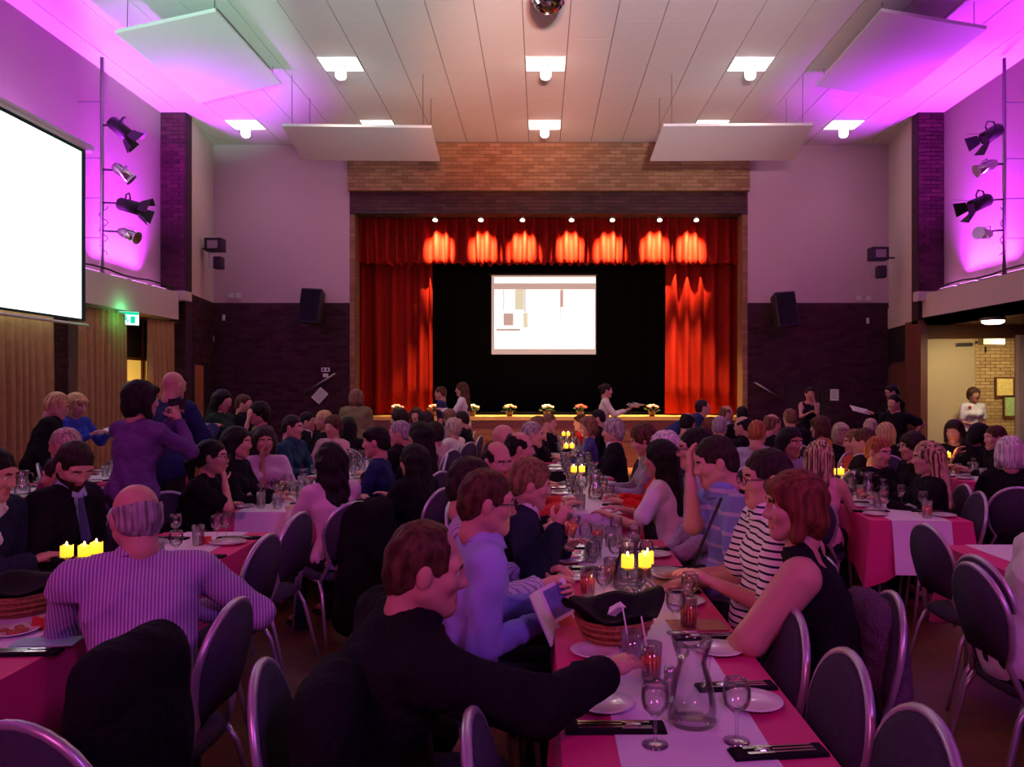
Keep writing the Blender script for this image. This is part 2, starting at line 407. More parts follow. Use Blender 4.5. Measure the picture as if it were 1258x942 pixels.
def pleat(name, P, U, N, L, z0, z1, m, amp=0.05, wave=0.16, seed=1, parent=None, rows=7, scallop=0.0, flare=0.0, sub=7):
    """hanging cloth with folds; thickness on the back"""
    rnd = random.Random(seed); P, U, N = Vector(P), Vector(U), Vector(N)
    xs = []; x = 0; knots = []
    while x < L: knots.append((x, rnd.uniform(0.55, 1.0)*amp)); x += wave*rnd.uniform(0.7, 1.35)
    knots.append((L, 0.5*amp)); pts = []
    for i in range(len(knots)-1):
        a, b = knots[i], knots[i+1]
        for s in range(sub):
            t = s/sub; pts.append((a[0]+(b[0]-a[0])*t, math.sin(t*2*PI-PI/2)*0.5*(a[1]+(b[1]-a[1])*t)+0.0))
    pts.append((L, 0)); vs = []; fs = []; n = len(pts)
    for r_ in range(rows+1):
        t = r_/rows
        for (x, d) in pts:
            z = z1+(z0-z1)*t
            if r_ == rows and scallop: z += scallop*(math.sin(x*2*PI/(wave*0.9)+seed)*0.5+rnd.uniform(-0.4, 0.4))
            k = 0.35+0.65*min(1, t*2.5)
            vs.append(P+U*(x+0.010*math.sin(t*4+x*9)+flare*t*(x/L-0.5))+N*(d*k+0.02*math.sin(x*3+t*2))+Vector((0,0,z)))
    for r_ in range(rows):
        for i in range(n-1):
            a = r_*n+i; fs.append((a, a+1, a+n+1, a+n))
    off = len(vs); vs += [v-N*0.012 for v in vs]
    fs2 = [tuple(i+off for i in reversed(f)) for f in fs]
    rim = [(i+1, i, i+off, i+1+off) for i in range(n-1)]+[(rows*n+i, rows*n+i+1, rows*n+i+1+off, rows*n+i+off) for i in range(n-1)]
    q = MB().add(vs, fs+fs2+rim); return q.obj(name, m, parent, smooth=True)

o = pleat('valance', (-3.93, 16.42, 0), (1,0,0), (0,-1,0), 8.2, 4.30, 5.62, M_red, amp=0.22, wave=0.21, seed=4, scallop=0.05, rows=10)
tag(o, 'gathered red velvet valance hanging across the top of the stage opening', 'valance')
o = pleat('stage_curtain', (-4.05, 16.80, 0), (1,0,0), (0,-1,0), 1.70, 1.09, 5.5, M_red, amp=0.24, wave=0.27, seed=5)
tag(o, 'long red velvet stage curtain on the side of the ochre curtained windows', 'curtain')
o = pleat('stage_curtain', (2.74, 16.80, 0), (1,0,0), (0,-1,0), 1.66, 1.09, 5.5, M_red, amp=0.24, wave=0.27, seed=6)
tag(o, 'long red velvet stage curtain on the side of the open lit doorway', 'curtain')
o = pleat('backcloth', (-6.8, 20.1, 0), (1,0,0), (0,-1,0), 13.8, 1.08, 6.6, M_blackcloth, amp=0.06, wave=0.5, seed=9)
tag(o, 'plain black backcloth hanging behind the stage screen', 'curtain')

# left lower wall: brick pier, ochre curtains, lit window
lower = struct(slab('wall_left_brick', -6.97, -6.78, 10.46, 11.02, 0, 2.89, M_mort))
bricks('b', (-6.78, 10.46, 0), (0,1,0), (1,0,0), 0.56, 2.85, M_bdark, lower, seed=15)
for (y0, y1, s, lab) in ((8.3, 10.43, 2, 'ochre pleated curtain hanging below the big white screen'), (11.04, 12.33, 3, 'ochre pleated curtain beside the green exit sign, lit from above'), (12.98, 13.86, 4, 'narrow ochre pleated curtain between the lit window and the brick corner')):
    o = pleat('window_curtain', (-6.62, y0, 0), (0,1,0), (1,0,0), y1-y0, 0.05, 2.86, M_ochre, amp=0.13, wave=0.15, seed=s)
    tag(o, lab, 'curtain', group=None)
q = MB().tube([(-6.62, 8.2, 2.85), (-6.62, 14.0, 2.85)], 0.012); o = q.obj('curtain_rail', M_steel)
tag(o, 'thin steel curtain rail under the cream ledge', 'rail')
# lit window between curtains
win = struct(empty('window_1', (-6.96, 12.80, 0)))
slab('window_frame', 0, 0.05, 0, 0.05, 0, 2.85, M_brownwood, win); slab('window_frame', 0, 0.05, 0.55, 0.6, 0, 2.85, M_brownwood, win)
slab('window_frame', 0, 0.05, 0, 0.9, 2.14, 2.19, M_brownwood, win)
slab('blackout_panel', 0, 0.03, 0.05, 0.9, 2.19, 2.85, M_black, win)
M_amberwin = mat('lit_window_amber', (0.8, 0.6, 0.2), 0.6, emit=(1.0, 0.62, 0.10), es=0.5, var=0.0)
slab('pane', 0, 0.015, 0.05, 0.9, 0.0, 2.14, M_amberwin, win)
for k in range(3):
    slab('glazing_bar', 0.012, 0.03, 0.05, 0.9, 1.0+k*0.38, 1.02+k*0.38, M_brownwood, win)
slab('glazing_bar', 0.012, 0.03, 0.62, 0.70, 0, 2.14, M_cream, win)

# right recess and hallway
struct(slab('ceiling_recess', 7.0, 10.2, -6, 14.6, 2.84, 2.95, M_brownwood))
struct(slab('wall_recess_side', 10.0, 10.2, -6, 14.6, 0, 2.84, M_mort))
struct(slab('wall_recess_header', 7.0, 10.2, 14.5, 14.62, 2.60, 2.95, M_brownwood))
struct(slab('wall_recess_pier', 9.02, 10.2, 14.5, 14.62, 0, 2.60, M_brownwood))
struct(slab('trim_7', 8.96, 9.06, 14.38, 14.5, 0, 2.66, mat('mauve_gloss_frame', (0.45, 0.33, 0.36), 0.4)))
hb = struct(slab('wall_hallway', 7.46, 11.2, 17.0, 17.2, 0, 3.1, M_mortl))
bricks('b', (7.58, 17.0, 0), (1,0,0), (0,-1,0), 3.6, 3.0, M_bhall, hb, seed=21)
struct(slab('wall_hallway_side', 7.46, 7.58, 14.6, 17.0, 0, 3.1, M_paint)); struct(slab('wall_hallway_end', 11.1, 11.2, 14.6, 17.0, 0, 3.1, M_paint))
struct(slab('ceiling_hallway', 7.46, 11.2, 14.6, 17.2, 3.0, 3.1, M_paint))
lamp('hallway_light', 'AREA', (10.0, 15.5, 2.95), 60, (1.0, 0.78, 0.38), (9.2, 15.6, 0), shape='DISK', size=0.5)
dr = struct(empty('door_3', (7.21, 14.42, 0)))
bevel(slab('door_leaf', 0, 0.92, -0.045, 0, 0.01, 2.58, M_cream, dr), 0.004)
slab('door_closer', 0.55, 0.85, -0.09, -0.045, 2.44, 2.50, M_steel, dr)
slab('door_edge', 0.0, 0.035, -0.05, 0.002, 0.01, 2.58, mat('mauve_gloss_frame', (0.45, 0.33, 0.36)), dr)
q = MB().tube([(0.84, -0.045, 1.05), (0.84, -0.10, 1.05), (0.84, -0.10, 1.25), (0.84, -0.045, 1.25)], 0.01); q.obj('door_handle', M_chrome, dr)

# skirting
struct(slab('baseboard_left', -6.97, -6.93, -6, 8.2, 0, 0.12, M_brownwood))
# ---------------------------------------------------------------- fixed things
def set_group(t, g): t['group'] = g
# ceiling lamps
def ceiling_lamp():
    t = empty('ceiling_lamp')
    q = MB().box(-0.30, 0.30, -0.26, 0.26, 0.0, 0.012); q.obj('reflector_plate', M_lampplate, t)
    q = MB(); a = 0.312; c = 0.272
    for x0, x1, y0, y1 in ((-a, a, -c, -c+0.012), (-a, a, c-0.012, c), (-a, -a+0.012, -c, c), (a-0.012, a, -c, c)): q.box(x0, x1, y0, y1, -0.012, 0.02)
    q.obj('plate_frame', M_white, t)
    q = MB().tube([(0,0,0.0), (0,0,-0.05)], 0.012); q.obj('stem', M_steel, t)
    q = MB().lathe([(0.015, -0.02), (0.03, -0.03), (0.085, -0.05), (0.09, -0.065), (0.0, -0.065)], 16); q.obj('gallery', M_steel, t, True)
    q = MB().lathe([(0.0, -0.065), (0.075, -0.067), (0.085, -0.08), (0.085, -0.20), (0.07, -0.23), (0.035, -0.25), (0.0, -0.255)], 16); q.obj('glass_shade', M_lampwhite, t, True)
    return t
proto = ceiling_lamp(); first = True
lamp_lab = {(-5,0): 'hanging lamp beside the tilted mint green panel', (0,0): 'hanging lamp just below the mirror ball', (5,0): 'hanging lamp nearest the tilted grey panel by the doorway side',
 (-9,5): 'hanging lamp nearest the brick pier on the big screen side', (-5,5): 'hanging lamp half hidden behind the flat white panel, screen side', (0,5): 'hanging lamp in the middle, nearest the tan brick band',
 (5,5): 'hanging lamp half hidden behind the flat white panel, doorway side', (9,5): 'hanging lamp nearest the brick pier on the doorway side'}
for (i, k) in sorted(FIX):
    t = proto if first else copy_tree(proto); first = False
    y = 11.97+0.558*k; t.location = (0.08+0.638*i, y, CZ)
    tag(t, lamp_lab[(i, k)]+', glowing white cylinder', 'ceiling lamp', 'square ceiling lamps with hanging cylinders')
    lamp('ceiling_lamp_light', 'SPOT', (0.08+0.638*i, y, CZ-0.35), 30 if k == 0 else 16, (1.0, 0.74, 0.60), (0.08+0.638*i, y, 0), spot_size=R(150), spot_blend=1.0, shadow_soft_size=0.15)

# acoustic panels
M_ac = mat('acoustic_panel_white', (0.74, 0.74, 0.74), 0.85, var=0.02)
def panel(label, corners):
    c = [Vector(p) for p in corners]; n = (c[1]-c[0]).cross(c[3]-c[0]).normalized()
    if n.z < 0: n = -n
    t = empty('acoustic_panel', sum(c, Vector())/4); L = t.location
    vs = [p-L for p in c]+[p-L+n*0.045 for p in c]
    MB().add(vs, ((3,2,1,0),(4,5,6,7),(0,1,5,4),(1,2,6,5),(2,3,7,6),(3,0,4,7))).obj('panel_board', M_ac, t)
    for p in c:
        q = p+(L-p)*0.12-L
        MB().tube([q+n*0.04, (q.x, q.y, CZ-L.z)], 0.004, 5).obj('hanging_wire', M_black, t)
    tag(t, label, 'ceiling panel', 'hanging acoustic panels')
def pz(px, py, D): return W(px, py, D)
panel('tilted square panel lit mint green above the big screen', [pz(142,41,9.8), pz(265,14,9.8), pz(345,103,12.2), pz(244,127,12.2)])
panel('tilted grey square panel under the ceiling, doorway side', [pz(1082,14,9.9), pz(1212,36,9.9), pz(1104,122,12.3), pz(1002,106,12.3)])
panel('flat white panel hanging before the stage wall, big screen side', [pz(346,155,12.3), pz(530,157,12.3), pz(540,198,13.48), pz(372,197,13.48)])
panel('flat white panel hanging before the stage wall, doorway side', [pz(815,155,12.3), pz(999,154,12.3), pz(975,197,13.48), pz(799,198,13.48)])

# mirror ball
t = empty('mirror_ball', (0.10, 9.3, 6.43)); tag(t, 'mirror ball hanging from the middle of the ceiling', 'mirror ball')
q = MB(); 
for i in range(12):
    a0, a1 = PI*i/12, PI*(i+1)/12; rr = 0.215*math.sin((a0+a1)/2); n = max(4, int(2*PI*rr/0.056))
    for k in range(n):
        p0, p1 = 2*PI*k/n+0.03, 2*PI*(k+1)/n-0.03
        vs = [Vector((math.sin(a)*math.cos(p), math.sin(a)*math.sin(p), math.cos(a))) for a, p in ((a0+0.02,p0),(a1-0.02,p0),(a1-0.02,p1),(a0+0.02,p1))]
        c = sum(vs, Vector())/4; vs = [v*0.215+Vector((random.uniform(-1,1),random.uniform(-1,1),random.uniform(-1,1)))*0.003 for v in vs]
        q.add(vs+[c*0.19], ((0,1,2,3),(1,0,4),(2,1,4),(3,2,4),(0,3,4)))
o = q.obj('mirror_facets', mat('mirror', (0.85,0.85,0.88), 0.05, 1.0, var=0.0), t); o['kind'] = 'stuff'
MB().ball((0,0,0), 0.20, 16, 12).obj('ball_core', M_black, t, True)
MB().tube([(0,0,0.19), (0,0,0.28)], 0.02).obj('motor', M_black, t)

# big screen on the side wall
M_scr = mat('lit_projection_screen', (1,1,1), 0.9, emit=(0.93, 1.0, 0.97), es=1.3, var=0.0)
t = empty('projection_screen', (-6.3, 9.0, 2.59)); tag(t, 'huge glowing white projection screen over the ochre curtains', 'projection screen')
slab('screen_fabric', -0.01, 0.01, -2.2, 1.53, 0.03, 2.32, M_scr, t)
M_edge = mat('dark_green_screen_border', (0.02, 0.09, 0.07), 0.8)
slab('screen_border', -0.012, 0.012, 1.53, 1.62, 0.0, 2.38, M_edge, t); slab('screen_border', -0.012, 0.012, -2.2, 1.53, 2.32, 2.38, M_edge, t)
slab('screen_border', -0.012, 0.012, -2.2, 1.53, 0.0, 0.03, M_edge, t)
q = MB().tube([(0, -2.3, 2.42), (0, 1.75, 2.42)], 0.06, 12); q.obj('screen_case', M_white, t, True)
q = MB().tube([(0.02, -2.3, -0.05), (0.02, 1.66, -0.05)], 0.02, 8); q.obj('bottom_bar', M_white, t, True)
for y in (-1.8, 1.5): MB().box(-0.6, 0.02, y, y+0.03, 2.46, 2.5).obj('wall_bracket', M_white, t)

# stage screen
M_pic = mat('projected_picture', (1,1,1), 0.9, emit=(1.0, 0.99, 0.93), es=1.6, var=0.0)
M_picb = mat('projected_border', (0.75,0.6,0.5), 0.9, emit=(0.80, 0.60, 0.50), es=0.5, var=0.0)
M_picg = mat('projected_olive', (0.6,0.6,0.4), 0.9, emit=(0.85, 0.83, 0.55), es=0.75, var=0.35, scale=12)
M_picd = mat('projected_grey', (0.5,0.5,0.5), 0.9, emit=(0.85, 0.80, 0.75), es=0.85, var=0.3, scale=12)
t = empty('stage_screen', (0.08, 19, 2.48)); tag(t, 'glowing projection screen hanging at the back of the black stage', 'projection screen')
slab('screen_fabric', -1.29, 1.29, 0, 0.02, 0, 1.95, M_picb, t)
def pic(x0, y0, x1, y1, m, dd, name='picture_patch'):   # coordinates inside the 1200 x 942 study of the picture
    s = 2.58/1088.0
    slab(name, -1.29+(x0-42)*s, -1.29+(x1-42)*s, -dd, -dd+0.002, 1.95-(y1-68)*s, 1.95-(y0-68)*s, m, t)
pic(72, 215, 1118, 832, M_pic, 0.004, 'picture_field'); pic(72, 88, 1124, 148, M_pic, 0.004, 'picture_strip')
pic(160, 210, 178, 435, M_picd, 0.007); pic(285, 215, 372, 425, M_picg, 0.007); pic(372, 215, 404, 450, M_picd, 0.0065)
pic(372, 455, 420, 610, M_picg, 0.0072); pic(165, 462, 270, 590, M_picb, 0.0068); pic(90, 622, 340, 645, M_picb, 0.0069)
pic(756, 218, 790, 400, M_picb, 0.0071); pic(750, 400, 764, 570, M_picd, 0.0073); pic(760, 436, 830, 447, M_picd, 0.0074)
MB().tube([(-1.35, 0.02, 1.99), (1.35, 0.02, 1.99)], 0.04, 10).obj('screen_case', M_black, t)
MB().tube([(-1.0, 0.02, 1.99), (-1.0, 0.02, 4.44)], 0.006, 6).obj('hanging_wire', M_black, t); MB().tube([(1.0, 0.02, 1.99), (1.0, 0.02, 4.44)], 0.006, 6).obj('hanging_wire', M_black, t)

# valance spotlights
names = ['first', 'second', 'third', 'fourth', 'fifth', 'sixth', 'last']
bar = MB().tube([(-3.8, 15.74, 5.24), (4.15, 15.74, 5.24)], 0.018, 8).obj('spotlight_bar', M_black)
tag(bar, 'thin black bar carrying the small spotlights over the valance', 'lighting bar')
for bx_ in (-3.6, -1.2, 1.4, 3.9): MB().tube([(bx_, 15.74, 5.24), (bx_, 15.9, 5.30), (bx_, 16.02, 5.30)], 0.012, 6).obj('bracket', M_black, bar)
M_spotface = mat('spot_face', (1,1,1), 0.4, emit=(1.0, 0.85, 0.6), es=8, var=0)
for i, px in enumerate((535, 591, 642, 702, 752, 810, 855)):
    x = (px-664)*15.74/944; t = empty('spotlight', (x, 15.74, 5.20))
    tilt = Matrix.Rotation(R(-32), 4, 'X')
    o = MB().lathe([(0.0, 0.03), (0.03, 0.02), (0.05, -0.03), (0.06, -0.085), (0.052, -0.085), (0.045, -0.03)], 12, Matrix.Translation((0,0,-0.05)) @ tilt).obj('lamp_can', M_steel, t, True)
    MB().lathe([(0.0, -0.07), (0.054, -0.072), (0.0, -0.08)], 12, Matrix.Translation((0,0,-0.05)) @ tilt).obj('lens', M_spotface, t)
    MB().tube([(-0.06,0,-0.07), (-0.06,0,0.0), (0.06,0,0.0), (0.06,0,-0.07)], 0.006, 6).obj('bracket', M_black, t)
    tag(t, '%s small spotlight over the red valance, counted from the ochre curtains' % names[i], 'spotlight', 'small spotlights over the stage valance')
    lamp('spotlight_beam', 'SPOT', (x, 15.78, 5.13), 2300, (1.0, 0.60, 0.25), (x, 16.42, 4.62), spot_size=R(52), spot_blend=1.0, shadow_soft_size=0.03)
    lamp('spotlight_spill', 'SPOT', (x, 15.80, 5.08), 1900, (1.0, 0.62, 0.22), (x, 16.25, 1.0), spot_size=R(44), spot_blend=0.6, shadow_soft_size=0.03)

# flower pots on the stage lip
M_pot = mat('dark_flower_pot', (0.09, 0.03, 0.02), 0.5); M_leaf = mat('dark_leaves', (0.03, 0.06, 0.02), 0.6)
for px, py, cols, lab in ((487, 503, ((0.85,0.55,0.6),(0.9,0.85,0.75)), 'pink and white flowers in a pot on the stage edge, beside the curtain'),
        (533, 502, ((0.85,0.35,0.35),), 'coral pink flowers in a pot at the foot of the red curtain'),
        (580, 501, ((0.95,0.8,0.6),(0.9,0.75,0.5)), 'cream flowers in a pot behind the moving woman with long hair'),
        (626, 504, ((0.8,0.35,0.25),(0.9,0.7,0.5)), 'small orange and cream flowers in a pot below the stage screen corner'),
        (672, 499, ((0.85,0.95,0.75),), 'round white flowers in a pot in the middle of the stage edge'),
        (713, 507, ((0.6,0.08,0.10),), 'dark red flowers in a pot on the stage edge'),
        (801, 507, ((0.85,0.35,0.45),), 'pink flowers in a pot beside the server with plates')):
    D = 16.15; t = empty('flower_pot', ((px-664)*D/944, D, 1.06)); tag(t, lab, 'flower pot')
    MB().lathe([(0.055,0), (0.075,0.10), (0.08,0.11), (0.07,0.11), (0.0,0.10)], 12).obj('pot', M_pot, t, True)
    q = MB()
    for k in range(26):
        a = random.uniform(0, 2*PI); r_ = random.uniform(0.03, 0.15); z = random.uniform(0.10, 0.2)
        p = Vector((r_*math.cos(a), r_*math.sin(a), z)); d = Vector((math.cos(a), math.sin(a), random.uniform(-0.2, 0.6)))*0.05; s_ = Vector((-math.sin(a), math.cos(a), 0))*0.022
        q.add([p-d, p+s_, p+d, p-s_, p+Vector((0,0,0.008))], ((0,1,4),(1,2,4),(2,3,4),(3,0,4),(3,2,1,0)))
    o = q.obj('leaves', M_leaf, t); o['kind'] = 'stuff'
    for k in range(9):
        a = k*2.4; r_ = 0.03+0.012*k; c = cols[k % len(cols)]
        z = 0.25-(r_*0.45); MB().ball((0,0,0), (0.036,0.036,0.026), 8, 5).obj('flower', mat('petal_%d_%d' % (int(c[0]*100), int(c[1]*100)), c, 0.7), t, True).location = (r_*math.cos(a), r_*math.sin(a), z)

# loudspeakers
for px, py, D, tilt, lab in ((384, 377, 15.65, 8, 'black loudspeaker on the brick wall on the ochre curtain side of the stage'), (963, 381, 15.65, -10, 'black loudspeaker on the brick wall on the doorway side of the stage')):
    p = W(px, py, D); t = empty('loudspeaker', p); t.rotation_euler = (R(-8), R(tilt*0.5), R(-tilt)); tag(t, lab, 'loudspeaker')
    b = MB(); vs = [(-0.23,-0.15,-0.36),(0.23,-0.15,-0.36),(0.16,0.2,-0.33),(-0.16,0.2,-0.33),(-0.23,-0.15,0.36),(0.23,-0.15,0.36),(0.16,0.2,0.33),(-0.16,0.2,0.33)]
    bevel(b.add(vs, ((0,3,2,1),(4,5,6,7),(0,1,5,4),(1,2,6,5),(2,3,7,6),(3,0,4,7))).obj('cabinet', M_black, t), 0.03, 3)
    MB().box(-0.20, 0.20, -0.158, -0.148, -0.32, 0.32).obj('grille', mat('speaker_grille', (0.01,0.01,0.01), 0.8, bump=0.6, bscale=200), t)
    MB().tube([(0,0.15,0.0),(0,0.32,0.0)], 0.03).obj('wall_bracket', M_black, t)

# theatre lanterns on vertical poles above the ledges
def lantern(kind, loc, aim, label, grp, side):
    t = empty('stage_lantern', loc); d = Vector(aim).normalized(); Q = (-d).to_track_quat('Z', 'Y').to_matrix().to_4x4()
    if kind == 'black':
        MB().lathe([(0,0.16),(0.07,0.155),(0.095,0.12),(0.10,-0.16),(0.085,-0.16),(0.08,-0.10),(0,-0.08)], 14, Q).obj('lamp_can', M_black, t, True)
        for k in range(4):
            a = k*PI/2+0.3; m = Q @ Matrix.Rotation(a, 4, 'Z') @ Matrix.Translation((0, 0.095, -0.16)) @ Matrix.Rotation(R(28), 4, 'X')
            MB().add([m @ Vector(p) for p in ((-0.07,0,0),(0.07,0,0),(0.11,0,-0.17),(-0.11,0,-0.17),(-0.07,0.005,0),(0.07,0.005,0),(0.11,0.005,-0.17),(-0.11,0.005,-0.17))], ((0,3,2,1),(4,5,6,7),(0,1,5,4),(1,2,6,5),(2,3,7,6),(3,0,4,7))).obj('barn_door', M_black, t)
        MB().tube([Q @ Vector(p) for p in ((-0.10,0,0.02),(-0.105,0.14,0.04),(0,0.19,0.04),(0.105,0.14,0.04),(0.10,0,0.02))], 0.012, 6).obj('yoke', M_black, t)
    else:
        MB().lathe([(0,0.17),(0.05,0.16),(0.075,0.10),(0.078,-0.15),(0.07,-0.15),(0.065,0.0),(0,0.05)], 14, Q).obj('lamp_can', M_chrome, t, True)
        MB().lathe([(0.074,-0.14),(0.098,-0.14),(0.098,-0.155),(0.074,-0.155)], 14, Q).obj('filter_frame', M_chrome, t)
        MB().tube([Q @ Vector(p) for p in ((-0.08,0,0.0),(-0.085,0.10,0.02),(0.085,0.10,0.02),(0.08,0,0.0))], 0.009, 6).obj('yoke', M_steel, t)
    MB().tube([(0,0,0.03), (side*abs(loc[0]-(-6.62 if side < 0 else 7.02))+0.0, 0.12, 0.08)], 0.016, 6).obj('hook_clamp', M_black, t)
    tag(t, label, 'stage lantern', grp)
ords = ['topmost black barn-door lantern', 'upper chrome lantern', 'lower black barn-door lantern', 'lowest chrome lantern']
for side, X, D, pts, wh, aimx in ((-1, -6.62, 11.6, ((146,157),(151,212),(158,253),(158,288)), 'on the pole beside the big white screen', 1), (1, 7.02, 11.63, ((1219,164),(1211,205),(1205,249),(1209,287)), 'on the pole on the doorway side of the hall', -1)):
    t = empty('lighting_pole', (X, D, 3.385)); tag(t, 'tall thin steel lighting pole standing on the ledge, ' + ('near the big screen' if side < 0 else 'doorway side'), 'lighting pole')
    MB().tube([(0,0,0),(0,0,3.27)], 0.028, 10).obj('pole', M_steel, t, True)
    for z in (0.55, 1.15, 1.75, 2.6): MB().tube([(0,0,z),(side*0.36,0,z),(side*0.36,0,z-0.1)], 0.012, 6).obj('wall_arm', M_steel, t)
    MB().tube([(0.02*math.sin(k)+0.05*math.cos(k*0.9)*-side, 0.04, 0.3+0.1*k*0.35) for k in range(22)], 0.008, 5).obj('cable', M_black, t)
    for i, (px, py) in enumerate(pts):
        p = W(px, py, D-0.12); p.x = (px-664)*(D-0.12)/944
        aim = ((aimx*0.55, 0.3, -0.5), (aimx*0.6, 0.25, -0.55), (aimx*0.85, 0.2, -0.22), (aimx*0.85, -0.1, -0.35))[i] if side < 0 else ((aimx*0.7, 0.0, -0.45), (aimx*0.8, 0.1, -0.35), (aimx*0.8, 0.05, -0.35), (aimx*0.85, -0.5, -0.03))[i]
        lantern('black' if i % 2 == 0 else 'chrome', p, aim, ords[i]+' '+wh, 'stage lanterns on the side poles', -aimx)

# ledge washer fixtures
for sx, xx in ((-1, -6.80), (1, 7.25)):
    for k, y in enumerate((9.2, 10.3, 11.4, 12.1, 12.75, 13.4)):
        od_ = ('sixth', 'fifth', 'fourth', 'third', 'second', 'nearest')[k]
        t = empty('wall_washer', (xx, y, 3.38)); 
        slab('housing', -0.05, 0.05, 0.02, 0.50, 0.0, 0.07, M_steel, t)
        slab('led_strip', -0.03, 0.03, 0.04, 0.48, 0.07, 0.078, mat('magenta_led', (1,1,1), 0.5, emit=(0.9,0.25,1.0), es=6, var=0), t)
        tag(t, 'glowing magenta washer bar on the ledge, %s from the brick pier, ' % od_ + ('screen side' if sx < 0 else 'doorway side'), 'wall washer', 'magenta washers, ' + ('screen side ledge' if sx < 0 else 'doorway side ledge'))
# cable trunking along the ledges
for X, l in ((-6.53, 'screen side'), (7.03, 'doorway side')):
    q = MB().tube([(X, y, 3.45+0.02*math.sin(y*4)) for y in [8+0.4*i for i in range(15)]], 0.014, 6); o = q.obj('cable', M_black); tag(o, 'black cable running along the ledge, '+l, 'cable')
    MB()
# flood lamps in the corners
for px, py, lab, s in ((265, 302, 'black moving-head flood lamp on the corner wall above the ochre curtain side door', 1), (1078, 313, 'black flood lamp on the corner wall above the reading pair', -1)):
    p = W(px, py, 15.15); t = empty('corner_flood_lamp', p); tag(t, lab, 'flood lamp')
    bevel(slab('lamp_head', -0.17, 0.17, -0.15, 0.1, -0.12, 0.14, M_black, t), 0.02); slab('lens', -0.10, 0.10, -0.16, -0.14, -0.07, 0.08, M_steel, t)
    MB().tube([(-0.13,0,-0.1),(-0.13,0,-0.42),(0.0,0.05,-0.42)], 0.012, 6).obj('yoke', M_steel, t)
    bevel(slab('second_head', -0.02, 0.15, -0.1, 0.08, -0.46, -0.22, M_black, t), 0.02)
    MB().tube([(0.02,0.05,-0.05),(-0.36*s,0.05,-0.05)], 0.02, 6).obj('wall_bracket', M_black, t)
# small wall items
def wallbox(name, px, py, wpx, hpx, lab, cat, m, D=15.96, rot=0, parts=None):
    p = W(px, py, D); w_, h_ = wpx*D/944/2, hpx*D/944/2
    t = empty(name, p); t.rotation_euler = (0, R(rot), 0); tag(t, lab, cat)
    bevel(slab('plate', -w_, w_, -0.02, 0.015, -h_, h_, m, t), 0.003)
    return t, w_, h_
for px, py, lab in ((284, 363, 'white wall socket nearest the corner over the brick, screen side'), (293, 363, 'second white wall socket over the brick, screen side'), (1055, 366, 'white wall socket over the brick, stage side of a pair'), (1067, 366, 'white wall socket over the brick, corner side of a pair')):
    t, a, c = wallbox('wall_socket', px, py, 6, 6, lab, 'socket', M_white); slab('switch', -0.02, 0.02, -0.03, -0.02, -0.02, 0.02, M_white, t)
t, a, c = wallbox('socket_cluster', 400, 454, 10, 5, 'pair of white sockets above the tilted notice', 'socket', M_white)
slab('socket_hole', -0.06, -0.02, -0.023, -0.018, -0.025, 0.025, M_black, t); slab('socket_hole', 0.02, 0.06, -0.023, -0.018, -0.025, 0.025, M_black, t)
t, a, c = wallbox('light_switch', 400, 461, 6, 4.5, 'small white switch box just under the pair of sockets', 'switch', M_white)
slab('switch_rocker', -0.02, 0.02, -0.03, -0.02, -0.02, 0.02, M_white, t)
M_ink = mat('notice_print', (0.25, 0.24, 0.26), 0.8)
for px, py, wp, hp, rot, lab in ((393, 486, 13, 17, 42, 'tilted white paper notice hanging from the short handrail'), (1025, 485, 10, 14, 0, 'upright white paper notice on brick beside the serving hatch')):
    t, a, c = wallbox('paper_notice', px, py, wp, hp, lab, 'notice', M_white, rot=rot)
    for k in range(7):
        z = c*0.75-k*c*0.22; slab('print_line', -a*0.75, a*(0.75-0.3*(k % 3 == 2)), -0.0215, -0.0195, z-0.004, z+0.004, M_ink, t)
for p0, p1, lab in (((373, 483), (411, 459), 'short sloping steel handrail by the steps, screen side'), ((928, 470), (961, 490), 'short sloping steel handrail by the steps, doorway side')):
    A, B = W(p0[0], p0[1], 15.9), W(p1[0], p1[1], 15.9)
    t = empty('handrail', A); tag(t, lab, 'handrail')
    MB().tube([(0,0,0), B-A], 0.018, 8).obj('rail', M_steel, t, True)
    for P in (Vector(), B-A): MB().tube([P, P+Vector((0,0.10,0))], 0.012, 6).obj('bracket', M_steel, t)
# serving hatch
t = empty('serving_hatch', (4.31+0.81, 15.99, 0.95)); tag(t, 'dark serving hatch in the brick wall with a glowing orange patch inside', 'hatch')
slab('hatch_back', 0, 0.71, 0.12, 0.15, 0, 0.71, M_black, t); slab('hatch_frame', -0.03, 0.0, -0.03, 0.1, -0.03, 0.74, M_black, t); slab('hatch_frame', 0.71, 0.74, -0.03, 0.1, -0.03, 0.74, M_black, t)
slab('hatch_frame', -0.03, 0.74, -0.03, 0.1, 0.71, 0.74, M_black, t); slab('hatch_sill', -0.05, 0.76, -0.08, 0.1, -0.04, 0.0, M_brownwood, t)
slab('glow_patch', 0.25, 0.62, 0.09, 0.12, 0.30, 0.68, mat('orange_glow', (0.5,0.16,0.08), 0.7, emit=(0.5,0.14,0.06), es=0.35), t)  # glow put into this patch by emission; no lamp behind it
for px, py, lab in ((275, 390, 'slim white sensor high on the brick by the corner'), (261, 416, 'small round white alarm unit on the corner brick'), (1066, 394, 'slim white sensor on the brick, doorway side')):
    wallbox('wall_sensor', px, py, 3, 7, lab, 'sensor', M_white)

